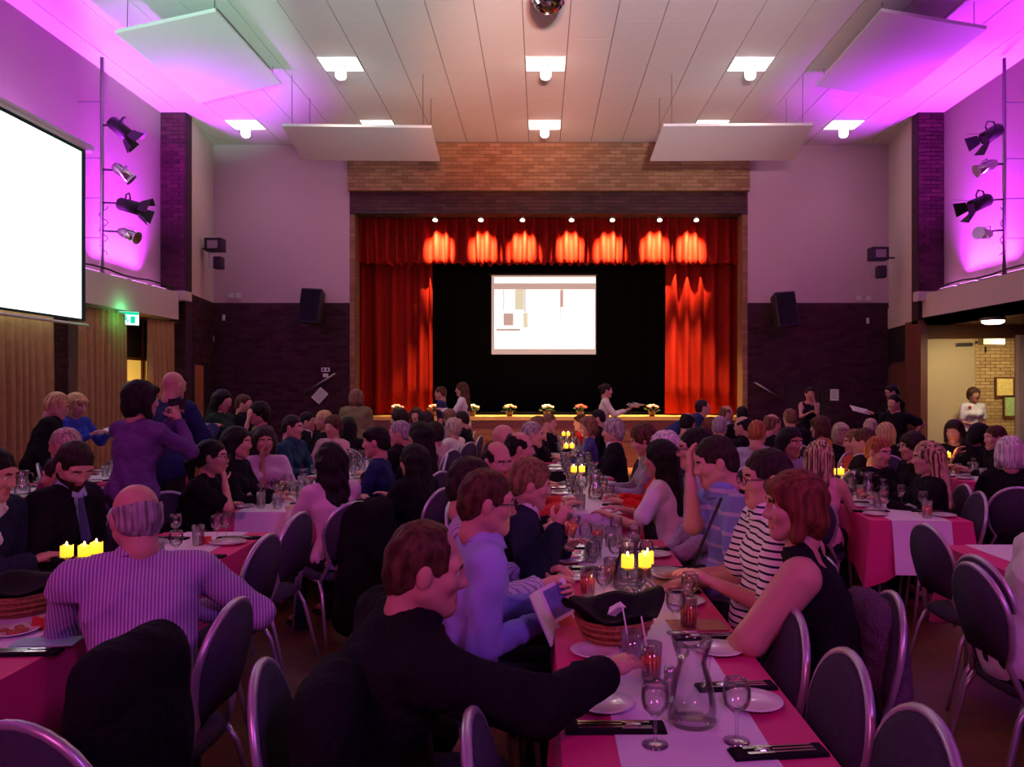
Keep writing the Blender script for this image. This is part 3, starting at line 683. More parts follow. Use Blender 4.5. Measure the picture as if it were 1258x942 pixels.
# exit sign
t = empty('exit_sign', W(158, 391, 12.3)); t.rotation_euler = (0,0,R(38)); tag(t, 'lit green and white emergency exit sign hanging under the ledge', 'exit sign')
M_sign = mat('exit_sign_face', (0.8,1,0.9), 0.4, emit=(0.62, 1.0, 0.85), es=2.2, var=0); M_sgn = mat('exit_green', (0,0.4,0.25), 0.4, emit=(0.0, 0.55, 0.35), es=1.0, var=0)
slab('sign_box', -0.15, 0.15, -0.02, 0.05, -0.11, 0.11, M_white, t); slab('sign_face', -0.14, 0.14, -0.026, -0.02, -0.10, 0.10, M_sign, t)
slab('sign_band', -0.14, 0.14, -0.029, -0.026, 0.055, 0.10, M_sgn, t); slab('door_symbol', 0.02, 0.09, -0.029, -0.026, -0.08, 0.035, M_sgn, t)
q = MB().box(-0.055,-0.025,-0.03,-0.026,-0.03,0.02); q.box(-0.05,-0.03,-0.03,-0.026,0.025,0.045); q.box(-0.08,-0.05,-0.03,-0.026,-0.005,0.01); q.box(-0.075,-0.05,-0.03,-0.026,-0.075,-0.03); q.box(-0.03,0.0,-0.03,-0.026,-0.06,-0.03); q.obj('running_figure', M_sgn, t)
MB().tube([(0,0.01,0.11),(0,0.01,0.20)], 0.01).obj('hanger', M_white, t)
lamp('exit_sign_glow', 'POINT', W(150, 389, 11.9)+Vector((0.1,0,0.05)), 4, (0.1, 1.0, 0.3), shadow_soft_size=0.05)
lamp('amber_window_glow', 'POINT', (-6.7, 12.85, 1.4), 10, (1.0, 0.55, 0.12), shadow_soft_size=0.2)

# recess lamp and things in the hallway
t = empty('bulkhead_lamp', (7.42, 12.6, 2.84)); tag(t, 'round glowing bulkhead lamp under the recess ceiling by the doorway', 'ceiling lamp')
MB().lathe([(0.0,0.0),(0.10,0.0),(0.19,-0.03),(0.19,-0.07),(0.0,-0.07)], 20).obj('lamp_base', M_white, t, True)
MB().lathe([(0.17,-0.07),(0.165,-0.10),(0.11,-0.125),(0.0,-0.13)], 20).obj('diffuser', M_lampwhite, t, True)
lamp('bulkhead_light', 'SPOT', (7.45, 12.6, 2.66), 110, (1.0, 0.78, 0.42), (7.9, 14.4, 1.0), spot_size=R(110), spot_blend=0.8, shadow_soft_size=0.15)
p = W(1218, 420, 16.2); t = empty('wall_heater', p); tag(t, 'cream heater box on the wall over the hallway doorway', 'heater')
bevel(slab('casing', -0.23, 0.23, -0.1, 0.1, -0.06, 0.10, M_white, t), 0.01); MB().tube([(-0.12,0,-0.1),(-0.12,0,-0.22)], 0.025).obj('cable', M_black, t)
MB().box(-0.02,0.02,0.08,0.78,0.0,0.04).obj('wall_bracket', M_black, t)
for px, py, w_, h_, m, lab in ((1234, 475, 20, 21, mat('yellow_print', (0.75,0.6,0.22), 0.6, var=0.4, scale=20), 'framed yellow certificate on the hallway brick'), (1244, 499, 20, 23, mat('green_print', (0.35,0.55,0.25), 0.6, var=0.4, scale=20), 'framed green picture on the hallway brick, lower of two')):
    D = 16.95; p = W(px, py, D); t = empty('framed_picture', p); tag(t, lab, 'picture'); a, c = w_*D/944/2, h_*D/944/2
    slab('print', -a, a, -0.015, 0.02, -c, c, m, t)
    q = MB(); 
    for x0, x1, z0, z1 in ((-a-0.03,-a,-c-0.03,c+0.03),(a,a+0.03,-c-0.03,c+0.03),(-a,a,-c-0.03,-c),(-a,a,c,c+0.03)): q.box(x0,x1,-0.03,0.02,z0,z1)
    q.obj('picture_frame', M_brownwood, t)
# ---------------------------------------------------------------- organic shapes: distance field -> surface
V3 = lambda *a: np.array(a if len(a) == 3 else a[0], dtype=np.float32)
def cap(a, b, ra, rb=None, k=0.03, flat=None, sub=False): return ('c', V3(a), V3(b), ra, ra if rb is None else rb, k, flat, sub)
def ell(c, r, k=0.02, rot=None, sub=False): return ('e', V3(c), V3(r), None, None, k, rot, sub)

def field(prims, h, pad=0.03, noise=None):
    lo = np.full(3, 1e9, np.float32); hi = -lo
    for p in prims:
        if p[7]: continue
        if p[0] == 'c': r = max(p[3], p[4]); a, b = np.minimum(p[1], p[2])-r, np.maximum(p[1], p[2])+r
        else: r = p[2].max() if p[6] is not None else p[2]; a, b = p[1]-r, p[1]+r
        lo = np.minimum(lo, a); hi = np.maximum(hi, b)
    lo = lo-pad-h; hi = hi+pad+h
    n = np.ceil((hi-lo)/h).astype(int)+1
    F = np.full(tuple(n), 0.3, np.float32)
    ax = [lo[i]+h*np.arange(n[i], dtype=np.float32) for i in range(3)]
    for p in prims:
        k = p[5]; m = k+3*h+0.02
        if p[0] == 'c': r = max(p[3], p[4]); a, b = np.minimum(p[1], p[2])-r-m, np.maximum(p[1], p[2])+r+m
        else: r = p[2].max() if p[6] is not None else p[2]; a, b = p[1]-r-m, p[1]+r+m
        i0 = np.clip(np.floor((a-lo)/h).astype(int), 0, n); i1 = np.clip(np.ceil((b-lo)/h).astype(int)+1, 0, n)
        if (i1 <= i0).any(): continue
        sl = tuple(slice(i0[i], i1[i]) for i in range(3))
        X = ax[0][sl[0]][:, None, None]; Y = ax[1][sl[1]][None, :, None]; Z = ax[2][sl[2]][None, None, :]
        if p[0] == 'c':
            A, B = p[1].copy(), p[2].copy(); qx, qy, qz = X-A[0], Y-A[1], Z-A[2]; ba = B-A
            if p[6] is not None:
                nn, f = p[6]; s = 1.0/f-1; dn = qx*nn[0]+qy*nn[1]+qz*nn[2]
                qx = qx+dn*s*nn[0]; qy = qy+dn*s*nn[1]; qz = qz+dn*s*nn[2]
                ba = ba+float(ba @ nn)*s*nn
            L = float(ba @ ba)+1e-9
            t = np.clip((qx*ba[0]+qy*ba[1]+qz*ba[2])/L, 0, 1)
            d = np.sqrt((qx-t*ba[0])**2+(qy-t*ba[1])**2+(qz-t*ba[2])**2)-(p[3]+t*(p[4]-p[3]))
            if p[6] is not None: d = d*(0.5+0.5*p[6][1])
        else:
            qx, qy, qz = X-p[1][0], Y-p[1][1], Z-p[1][2]
            if p[6] is not None:
                M = p[6]; qx, qy, qz = qx*M[0][0]+qy*M[1][0]+qz*M[2][0], qx*M[0][1]+qy*M[1][1]+qz*M[2][1], qx*M[0][2]+qy*M[1][2]+qz*M[2][2]
            r = p[2]; k0 = np.sqrt((qx/r[0])**2+(qy/r[1])**2+(qz/r[2])**2); k1 = np.sqrt((qx/r[0]**2)**2+(qy/r[1]**2)**2+(qz/r[2]**2)**2)+1e-6
            d = k0*(k0-1)/k1
        G = F[sl]
        if p[7]: d = -d; hh = np.maximum(k-np.abs(G-d), 0)/k; F[sl] = np.maximum(G, d)+hh*hh*k*0.25
        else: hh = np.maximum(k-np.abs(G-d), 0)/k; F[sl] = np.minimum(G, d)-hh*hh*k*0.25
    if noise:
        amp, fr, ph = noise[:3]
        X = ax[0][:, None, None]; Y = ax[1][None, :, None]; Z = ax[2][None, None, :]
        if len(noise) > 3: F -= noise[3]*((1-np.abs(np.sin(0.5*fr*(Z*1.1+X*0.8*np.sign(np.sin(ph*7)))+1.6*np.sin(Y*fr*0.55+Z*6+ph))))**5*(0.5+0.5*np.sin(Z*9+X*7+ph*3)))
        F += amp*(np.sin(X*fr+Y*fr*0.6+ph)*np.sin(Z*fr*1.2+X*fr*0.5+ph*2)+0.5*np.sin(Y*fr*2.1+Z*fr*0.9+ph*3)*np.cos(X*fr*1.9-ph))
    F[0] = F[-1] = 0.3; F[:, 0] = F[:, -1] = 0.3; F[:, :, 0] = F[:, :, -1] = 0.3
    return F, lo, h

def nets(F, lo, h):
    s = F < 0; nx, ny, nz = F.shape
    c = [s[i:nx-1+i, j:ny-1+j, k:nz-1+k] for i in (0,1) for j in (0,1) for k in (0,1)]
    tot = sum(x.astype(np.int8) for x in c); act = (tot > 0) & (tot < 8)
    idx = np.argwhere(act); ids = np.full(act.shape, -1, np.int32); ids[act] = np.arange(len(idx))
    P = np.zeros((len(idx), 3), np.float32); C = np.zeros(len(idx), np.float32)
    cor = [(i,j,k) for i in (0,1) for j in (0,1) for k in (0,1)]
    val = {q: F[idx[:,0]+q[0], idx[:,1]+q[1], idx[:,2]+q[2]] for q in cor}
    for a in cor:
        for d in range(3):
            if a[d]: continue
            b = list(a); b[d] = 1; b = tuple(b); fa, fb = val[a], val[b]; m = (fa < 0) != (fb < 0)
            t = np.where(m, fa/np.where(m, fa-fb, 1), 0)
            for e in range(3): P[:, e] += m*(a[e]+(t if e == d else 0))
            C += m
    P = (P/C[:, None]+idx)*h+lo
    Fs = []
    for d in range(3):
        u, v = (d+1) % 3, (d+2) % 3
        A = [slice(1, -1)]*3; A[d] = slice(0, -1); B = [slice(1, -1)]*3; B[d] = slice(1, None)
        sa, sb = s[tuple(A)], s[tuple(B)]; e = np.argwhere(sa != sb)
        if not len(e): continue
        flip = sa[tuple(e.T)]
        e = e+1; e[:, d] -= 1
        def at(du, dv):
            q = e.copy(); q[:, u] += du; q[:, v] += dv; return ids[q[:,0], q[:,1], q[:,2]]
        q = np.stack([at(-1,-1), at(0,-1), at(0,0), at(-1,0)], 1)
        q[~flip] = q[~flip][:, ::-1]; Fs.append(q)
    return P, np.concatenate(Fs) if Fs else np.zeros((0,4), int)

def np_mesh(name, P, Q, mats, mi=None, smooth=True):
    me = bpy.data.meshes.new(name); me.vertices.add(len(P)); me.vertices.foreach_set('co', np.asarray(P, np.float32).ravel())
    n = len(Q); me.loops.add(n*4); me.loops.foreach_set('vertex_index', np.asarray(Q, np.int32).ravel())
    me.polygons.add(n); me.polygons.foreach_set('loop_start', np.arange(0, n*4, 4, dtype=np.int32))
    for m in (mats if isinstance(mats, (list, tuple)) else [mats]): me.materials.append(m)
    if mi is not None: me.polygons.foreach_set('material_index', np.asarray(mi, np.int32))
    if smooth: me.polygons.foreach_set('use_smooth', np.ones(n, bool))
    me.update(calc_edges=True); return me

# -------- head, in its own frame: x across, y forward, z up, origin mid-head (chin -0.115, crown +0.115)
_head = {}
def head_geo(kind, lod):
    key = (kind, lod)
    if key in _head: return _head[key]
    f = kind == 'f'; jw = 0.045 if f else 0.054
    pr = [ell((0,-0.012,0.028), (0.074,0.092,0.086)), ell((0,0.020,-0.028), (0.060 if f else 0.063,0.068,0.086), 0.03),
          cap((-jw,0.0,-0.055), (0,0.062,-0.094), 0.022, 0.020 if f else 0.025, 0.03), cap((jw,0.0,-0.055), (0,0.062,-0.094), 0.022, 0.020 if f else 0.025, 0.03),
          ell((-0.036,0.060,-0.022), (0.026,0.024,0.024)), ell((0.036,0.060,-0.022), (0.026,0.024,0.024)),
          cap((-0.038,0.072,0.026), (0.038,0.072,0.026), 0.013 if f else 0.016, None, 0.02),
          cap((0,0.078,0.018), (0,0.101,-0.026), 0.009, 0.013, 0.018), ell((-0.012,0.092,-0.031), (0.011,0.011,0.009), 0.010), ell((0.012,0.092,-0.031), (0.011,0.011,0.009), 0.010),
          ell((-0.077,-0.005,-0.008), (0.010,0.020,0.032), 0.008), ell((0.077,-0.005,-0.008), (0.010,0.020,0.032), 0.008),
          cap((0,-0.030,-0.04), (0,-0.036,-0.125), 0.047 if f else 0.055, 0.050 if f else 0.060, 0.03),
          cap((-0.020,0.081,-0.056), (0.020,0.081,-0.056), 0.0075, None, 0.008), cap((-0.016,0.081,-0.068), (0.016,0.081,-0.068), 0.0085, None, 0.008),
          ell((-0.031,0.092,0.004), (0.016,0.014,0.010), 0.012, None, True), ell((0.031,0.092,0.004), (0.016,0.014,0.010), 0.012, None, True)]
    h = (0.0055, 0.010, 0.016)[lod]
    P, Q = nets(*field(pr, h))
    c = P[Q].mean(1); mi = np.zeros(len(Q), int)
    mi[(abs(c[:,0]) < 0.024) & (c[:,2] > -0.078) & (c[:,2] < -0.048) & (c[:,1] > 0.078)] = 1
    if lod < 2: mi[(abs(abs(c[:,0])-0.031) < 0.019) & (abs(c[:,2]-0.026-0.10*0) < 0.0058) & (c[:,1] > 0.068)] = 2
    _head[key] = (P, Q, mi); return _head[key]

# -------- hair
_hair = {}
def hair_geo(style, lod):
    key = (style, lod)
    if key in _hair: return _hair[key]
    nz = (0.0030, 80, 1.0)
    shell = [ell((0,-0.016,0.034), (0.083,0.101,0.092)), ell((0,-0.055,-0.02), (0.074,0.062,0.075), 0.03)]
    face = [ell((0,0.105,-0.035), (0.072,0.075,0.098), 0.012, None, True), ell((0,0.02,-0.115), (0.12,0.12,0.075), 0.012, None, True),
            ell((-0.085,0.0,-0.045), (0.026,0.034,0.055), 0.01, None, True), ell((0.085,0.0,-0.045), (0.026,0.034,0.055), 0.01, None, True)]
    if style == 'short': pr = shell+face
    elif style == 'shorttop': pr = [ell((0,-0.012,0.044), (0.084,0.104,0.092))]+shell+face
    elif style == 'receding': pr = shell+face+[ell((0,0.105,0.075), (0.070,0.080,0.075), 0.012, None, True)]
    elif style == 'bald': pr = shell+face+[ell((0,0.028,0.105), (0.078,0.110,0.082), 0.012, None, True)]
    elif style == 'ring': pr = shell+face+[ell((0,0.0,0.110), (0.120,0.150,0.100), 0.012, None, True)]
    elif style == 'fringe': pr = shell+[cap((-0.05,0.07,0.065),(0.05,0.07,0.065),0.022,None,0.03)]+face
    elif style == 'bob':
        pr = [ell((0,-0.018,0.030), (0.094,0.108,0.100)), cap((-0.070,-0.02,0.0), (-0.074,0.02,-0.10), 0.036, 0.026, 0.03), cap((0.070,-0.02,0.0), (0.074,0.02,-0.10), 0.036, 0.026, 0.03),
              ell((0,-0.065,-0.055), (0.088,0.050,0.075), 0.04), cap((-0.045,0.066,0.068),(0.045,0.066,0.068),0.020,None,0.03), ell((0,0.120,-0.045), (0.060,0.078,0.100), 0.012, None, True), ell((0,0.05,-0.14), (0.052,0.1,0.06), 0.012, None, True)]; nz = (0.003, 60, 2.0)
    elif style == 'perm':
        pr = [ell((0,-0.020,0.036), (0.098,0.112,0.102)), ell((0,-0.06,-0.035), (0.088,0.058,0.075), 0.04), ell((0,0.115,-0.045), (0.066,0.078,0.105), 0.012, None, True), ell((0,0.04,-0.135), (0.1,0.11,0.06), 0.012, None, True)]; nz = (0.006, 95, 3.0)
    elif style in ('long', 'longwavy'):
        L = -0.36
        pr = [ell((0,-0.018,0.030), (0.092,0.106,0.098)), cap((-0.066,-0.03,0.0), (-0.080,0.0,L+0.06), 0.038, 0.028, 0.03), cap((0.066,-0.03,0.0), (0.080,0.0,L+0.06), 0.038, 0.028, 0.03),
              cap((0,-0.060,0.0), (0,-0.095,L), 0.070, 0.045, 0.04), cap((-0.04,-0.060,0.0), (-0.05,-0.095,L), 0.050, 0.040, 0.04), cap((0.04,-0.060,0.0), (0.05,-0.095,L), 0.050, 0.040, 0.04),
              ell((0,0.112,-0.045), (0.060,0.078,0.115), 0.012, None, True), cap((0,0.06,-0.10),(0,0.04,-0.30), 0.052, 0.05, 0.012, None, True)]; nz = (0.0035, 55, 2.5) if style == 'long' else (0.007, 48, 1.0)
    elif style == 'bun': pr = shell+[ell((0,-0.115,0.045), (0.042,0.040,0.042), 0.012)]+face
    elif style == 'pony': pr = shell+[cap((0,-0.10,0.045), (0,-0.15,-0.05), 0.026, 0.034, 0.015), cap((0,-0.15,-0.05), (0,-0.13,-0.22), 0.034, 0.014, 0.02)]+face
    elif style == 'beard':
        pr = [cap((-0.055,0.0,-0.055), (0,0.062,-0.094), 0.026, 0.030, 0.03), cap((0.055,0.0,-0.055), (0,0.062,-0.094), 0.026, 0.030, 0.03), ell((0,0.030,-0.060), (0.063,0.064,0.045)), ell((0,0.03,0.035), (0.12,0.13,0.085), 0.01, None, True), ell((0,0.098,-0.058), (0.022,0.02,0.011), 0.006, None, True)]; nz = (0.002, 120, 1.0)
    h = (0.0075, 0.011, 0.017)[lod]
    P, Q = nets(*field(pr, h, noise=nz))
    _hair[key] = (P, Q); return _hair[key]

HAIRC = dict(black=(0.008,0.006,0.006), dark=(0.022,0.013,0.010), brown=(0.07,0.032,0.016), auburn=(0.13,0.035,0.018), lightbrown=(0.17,0.09,0.045), blond=(0.50,0.33,0.15), grey=(0.28,0.25,0.26), white=(0.60,0.52,0.55), greyblond=(0.42,0.33,0.25), ginger=(0.30,0.10,0.04))
def hair_mat(c, streak=False):
    n = 'hair_'+c+('_streaked' if streak else '')
    if n in _mats: return _mats[n]
    col = HAIRC[c]; m = mat(n, col, 0.6, var=0.35, scale=14, bump=0.0, spec=0.22); nt_ = m.node_tree
    tc_ = [x for x in nt_.nodes if x.type == 'TEX_COORD'][0]
    mp = nt_.nodes.new('ShaderNodeMapping'); mp.inputs['Scale'].default_value = (80, 45, 2.2); nn = nt_.nodes.new('ShaderNodeTexNoise'); nn.inputs['Scale'].default_value = 1.0; nn.inputs['Detail'].default_value = 2
    nt_.links.new(tc_.outputs['Object'], mp.inputs[0]); nt_.links.new(mp.outputs[0], nn.inputs['Vector'])
    bp = nt_.nodes.new('ShaderNodeBump'); bp.inputs['Strength'].default_value = 0.9; bp.inputs['Distance'].default_value = 0.010
    nt_.links.new(nn.outputs['Fac'], bp.inputs['Height']); nt_.links.new(bp.outputs['Normal'], nt_.nodes['Principled BSDF'].inputs['Normal'])
    if not streak:
        mx_ = [x for x in nt_.nodes if x.type == 'MIX'][0]; rp = nt_.nodes.new('ShaderNodeMapRange'); rp.inputs[1].default_value = 0.35; rp.inputs[2].default_value = 0.65
        nt_.links.new(nn.outputs['Fac'], rp.inputs[0]); nt_.links.new(rp.outputs[0], mx_.inputs[0]); mx_.inputs[6].default_value = tuple(v*0.55 for v in col)+(1,); mx_.inputs[7].default_value = tuple(min(1, v*1.6) for v in col)+(1,)
    if streak:
        mx_ = [x for x in nt_.nodes if x.type == 'MIX'][0]; rp = nt_.nodes.new('ShaderNodeMapRange'); rp.inputs[1].default_value = 0.42; rp.inputs[2].default_value = 0.58
        nt_.links.new(nn.outputs['Fac'], rp.inputs[0]); nt_.links.new(rp.outputs[0], mx_.inputs[0]); mx_.inputs[6].default_value = (0.07,0.035,0.02,1); mx_.inputs[7].default_value = (0.62,0.45,0.26,1)
    return m

# -------- hand (right hand, palm down: fingers +y, thumb towards -x)
_hand = {}
def hand_geo(pose, lod):
    key = (pose, lod)
    if key in _hand: return _hand[key]
    curl = {'rest': 0.35, 'grip': 1.05, 'open': 0.12}[pose]
    pr = [cap((0,-0.03,0), (0,0.03,0), 0.027, 0.034, 0.01, (V3(0,0,1), 0.62)), cap((-0.018,0.04,0), (-0.022,0.080,0), 0.017, 0.013, 0.012), cap((0.018,0.035,0), (0.024,0.072,0), 0.016, 0.012, 0.012), cap((0,0.04,0), (0,0.080,0), 0.018, 0.014, 0.012)]
    for i, (x, L, r) in enumerate(((-0.029,0.078,0.0092), (-0.010,0.086,0.0095), (0.010,0.080,0.0090), (0.028,0.062,0.0082))):
        p = V3(x, 0.080-0.004*abs(i-1), 0); a = 0.15*curl; sp = (i-1.4)*0.06
        for s_, (fl, k) in enumerate(((0.45, 0.9), (0.30, 1.0), (0.25, 0.7))):
            a += curl*k*(0.8 if s_ == 0 else 1.0); q = p+V3(math.sin(sp)*L*fl, math.cos(a)*L*fl, -math.sin(a)*L*fl)
            pr.append(cap(p, q, r*(1-0.1*s_), r*(0.92-0.1*s_), 0.004)); p = q
    p = V3(-0.024,0.010,-0.004)
    for d, L, r in (((-0.75,0.55,-0.25-0.3*curl), 0.038, 0.013), ((-0.35,0.85,-0.3-0.5*curl), 0.032, 0.0105), ((0.15,0.9,-0.3-0.5*curl), 0.026, 0.0095)):
        d = V3(d); d = d/np.linalg.norm(d); q = p+d*L; pr.append(cap(p, q, r, r*0.88, 0.008)); p = q
    h = (0.0045, 0.008, 0.013)[lod]
    _hand[key] = nets(*field(pr, h, pad=0.015)); return _hand[key]

SKIN = dict(fair=(0.58,0.30,0.23), mid=(0.48,0.23,0.16), tan=(0.36,0.17,0.11), brown=(0.12,0.055,0.035))
M_lip = {k: mat('lips_'+k, (v[0]*0.85, v[1]*0.45, v[2]*0.5), 0.45, var=0.05) for k, v in SKIN.items()}
M_skin = {k: mat('skin_'+k, v, 0.5, var=0.10, scale=18, bump=0.08, bscale=120) for k, v in SKIN.items()}
for m_ in M_skin.values():
    b_ = m_.node_tree.nodes['Principled BSDF']; b_.inputs['Subsurface Weight'].default_value = 0.0
M_brow = mat('eyebrow_dark', (0.05,0.03,0.02), 0.8)
M_eye = mat('eyeball', (0.75,0.72,0.70), 0.15, var=0); M_iris = mat('iris', (0.03,0.02,0.015), 0.1, var=0)
q = MB(); q.ball((0,0,0), 0.0125, 10, 8); q.cur = 1; q.ball((0,0.0055,0), (0.0068,0.0078,0.0068), 8, 6); eye_me = q.mesh('eye', [M_eye, M_iris], True)
def gl_mesh(mm, nm):
    q = MB()
    for s in (-1, 1):
        q.tube([(s*0.033+0.024*math.cos(a), 0.110-0.006*abs(math.cos(a)), 0.002+0.017*math.sin(a)) for a in [2*PI*k/14 for k in range(14)]], 0.0022, 5, closed=True)
        q.tube([(s*0.057,0.103,0.008),(s*0.076,0.05,0.008),(s*0.080,-0.01,0.004),(s*0.076,-0.03,-0.012)], 0.0022, 5)
    q.tube([(-0.010,0.110,0.006),(0,0.112,0.009),(0.010,0.110,0.006)], 0.002, 5); return q.mesh(nm, mm, True)
gl_me = gl_mesh(M_black, 'glasses')
q = MB().add([(-0.035,-0.13,0),(0.035,-0.13,0),(0.042,0.06,0),(0.03,0.13,0),(-0.03,0.13,0),(-0.042,0.06,0)]+[(-0.032,-0.12,0.055),(0.032,-0.12,0.055),(0.036,0.05,0.04),(0.022,0.12,0.025),(-0.022,0.12,0.025),(-0.036,0.05,0.04)],
   ((5,4,3,2,1,0),(6,7,8,9,10,11),(0,1,7,6),(1,2,8,7),(2,3,9,8),(3,4,10,9),(4,5,11,10),(5,0,6,11))); shoe_me = q.mesh('shoe', M_black, False)

def rotm(yaw, pitch, roll=0): return Matrix.Rotation(yaw, 3, 'Z') @ Matrix.Rotation(pitch, 3, 'X') @ Matrix.Rotation(roll, 3, 'Y')
def ik(S, T, l1, l2, pole):
    d = T-S; L = min(d.length, (l1+l2)*0.995); L = max(L, 0.08); u = d.normalized()
    a = math.acos(max(-1, min(1, (l1*l1+L*L-l2*l2)/(2*l1*L)))); pp = pole-u*pole.dot(u)
    pp = pp.normalized() if pp.length > 1e-4 else Vector((0,0,-1))
    return S+u*math.cos(a)*l1+pp*math.sin(a)*l1, S+u*L

TRI = [0]
M_trouser = mat('dark_trousers', (0.02,0.02,0.028), 0.85)
def person(spec):
    """Builds one figure: Empty > body (one continuous mesh with head and hands), shirt, trousers, hair ..."""
    g = spec.get; px, py, D = spec['px'], spec['py'], spec['D']; top = W(px, py, D)
    fem = g('sex', 'm') == 'f'; w_ = g('w', 1.0); sit = g('pose', 'sit') == 'sit'
    lod = 0 if D < 5.0 else (1 if D < 8.6 else 2); h = (0.0125, 0.019, 0.028)[lod]
    th = R(g('face', 0)); Rz = Matrix.Rotation(th, 3, 'Z'); a, b = R(g('lean', 8)), R(g('side', 0))
    u = Vector((math.sin(b), math.sin(a)*math.cos(b), math.cos(a)*math.cos(b))); fwd = Vector((0, math.cos(a), -math.sin(a)))
    HS = 1.06; hy, hp, hr = R(g('hyaw', 0)), R(g('hpitch', -5)), R(g('hroll', 0))
    Hr = rotm(hy, hp, hr); up_h = Hr @ Vector((0,0,1)); hd = (u*0.5+up_h*0.5).normalized()
    if sit: hz = 0.545; T = (top.z-0.127*up_h.z-0.165*hd.z-hz)/(0.50*u.z); T0 = T; T = max(0.84, min(1.24, T)); S_ = 1.0
    else:
        S_ = max(0.86, min(1.12, (top.z)/(0.93+0.5*u.z+0.165*hd.z+0.127*up_h.z))); T = 1.0; hz = 0.93*S_
    P = Vector((0, 0, hz)); tl = 0.50*T*S_
    N = P+u*tl; H = N+hd*0.165; sw = (0.165 if fem else 0.188)*g('sh', 1.0)
    ex = (Matrix.Rotation(R(g('twist', 0)), 3, u) @ Vector((1,0,0)) - u*0*1).normalized()
    SL, SR = P+u*tl*0.90-ex*sw, P+u*tl*0.90+ex*sw
    tip = H+up_h*0.122
    root = Vector((top.x, top.y, 0))-Rz @ Vector((tip.x, tip.y, 0)); root.z = 0
    inv = lambda p: Rz.transposed() @ (Vector(p)-root)
    l1, l2 = (0.275, 0.245) if fem else (0.30, 0.26); l1 *= g('al', 1.0); l2 *= g('al', 1.0)
    def hand_t(key, sgn):
        t = g(key)
        if t is None:
            v = Vector((sgn*0.14, tl*math.sin(a)+(0.34 if sit else 0.16), 0.80 if sit else 0.95*S_))
            if not sit: v = Vector((sgn*0.24, 0.06, 0.80*S_))
            return v
        if isinstance(t, str):
            if t == 'lap': return Vector((sgn*0.10, 0.30, 0.66))
            if t == 'chin': return H+Hr @ Vector((sgn*0.03, 0.10, -0.17))
            if t == 'mouth': return H+Hr @ Vector((sgn*0.03, 0.17, -0.13))
            if t == 'brow': return H+Hr @ Vector((sgn*0.05, 0.13, -0.04))
            if t == 'down': return Vector((sgn*0.26, 0.04, hz-0.12))
            if t == 'cam': return H+Hr @ Vector((sgn*0.06, 0.24, -0.13))
            if t == 'hold': return Vector((sgn*0.12, tl*math.sin(a)+0.36, hz+0.30))
        if len(t) == 3 and t[0] > 20: return inv(W(*t))
        return Vector(t)
    TR, TL = hand_t('rh', 1), hand_t('lh', -1)
    pole_r, pole_l = Vector(g('pole_r', (0.5,-0.35,-1))), Vector(g('pole_l', (-0.5,-0.35,-1)))
    ER, WR = ik(SR, TR, l1, l2, pole_r); EL, WL = ik(SL, TL, l1, l2, pole_l)
    hx = 0.09
    hips = [P+Vector((s*hx, 0.01, -0.01)) for s in (-1, 1)]
    if sit: knees = [Vector((s*0.115, 0.42, 0.515)) for s in (-1, 1)]; ank = [Vector((s*0.13, 0.38+0.06*s, 0.09)) for s in (-1, 1)]
    else: knees = [Vector((s*0.10, 0.03, 0.50*S_)) for s in (-1, 1)]; ank = [Vector((s*0.10, -0.02, 0.09)) for s in (-1, 1)]
    fl = lambda f: (V3(fwd), f); X = ex
    def torso(o, k=0.035):
        wa = (0.108 if fem else 0.122)*w_
        L = [cap(P+u*0.01-X*0.06, P+u*0.01+X*0.06, 0.118*w_+o, None, k, fl(0.9)), cap(P+u*0.04, P+u*tl*0.60, wa+0.015+o, (0.118 if fem else 0.135)*w_+o, k, fl(0.80)),
             cap(P+u*tl*0.70-X*0.055, P+u*tl*0.70+X*0.055, (0.098 if fem else 0.112)*(0.5+0.5*w_)+o, None, k, fl(0.88)), cap(SL+X*0.02, SR-X*0.02, 0.054+o, None, k),
             cap(N-u*0.01, SL+X*0.04, 0.046+o, 0.050+o, k), cap(N-u*0.01, SR-X*0.04, 0.046+o, 0.050+o, k)]
        if fem:
            for s in (-1, 1): L.append(ell(P+u*tl*0.66+fwd*0.085*(0.4+0.6*w_)+X*s*0.068, (0.062+o,)*3, k))
        if g('belly'): L.append(ell(P+u*0.15+fwd*0.07, (0.125*g('belly')+o, 0.12*g('belly')+o, 0.13+o), k))
        return L
    def arm(o, S, E, Wr, full=True, frac=1.0):
        aw = g('armw', 1.0)*(0.042 if fem else 0.050)
        if full: return [cap(S, E, aw*1.05+o, aw*0.86+o, 0.02), cap(E, E+(Wr-E)*frac, aw*0.84+o, (aw*0.84+(0.026-aw*0.84)*frac)+o, 0.02)]
        return [cap(S, S+(E-S)*frac, aw*1.05+o, aw*(1.05-0.19*frac)+o*1.3, 0.02)]
    def legs(o): 
        L = []
        for i in (0, 1): L += [cap(hips[i], knees[i], 0.078*w_+o, 0.056+o, 0.03), cap(knees[i], ank[i], 0.054+o, 0.036+o, 0.02)]
        return L
    t = empty('person', root, th); t['label'] = spec['label']; t['category'] = 'person'
    if g('group'): t['group'] = g('group')
    # body: one continuous surface
    neck = [cap(N-u*0.02, H-up_h*0.03-Hr @ Vector((0,0.03,0)), 0.060 if not fem else 0.050, 0.055 if not fem else 0.047, 0.03)]
    Pb, Qb = nets(*field(torso(0)+neck+arm(0, SL, EL, WL)+arm(0, SR, ER, WR)+legs(0)+[cap(ank[i], ank[i]+Vector((0,0.14,-0.05)), 0.036, 0.028, 0.02) for i in (0,1)], h*1.15))
    mats_ = [M_skin[g('skin', 'fair')], M_lip[g('skin', 'fair')], M_brow if g('hc') != 'black' else M_brow]
    Vs, Qs, Ms = [Pb], [Qb], [np.zeros(len(Qb), int)]; off = len(Pb)
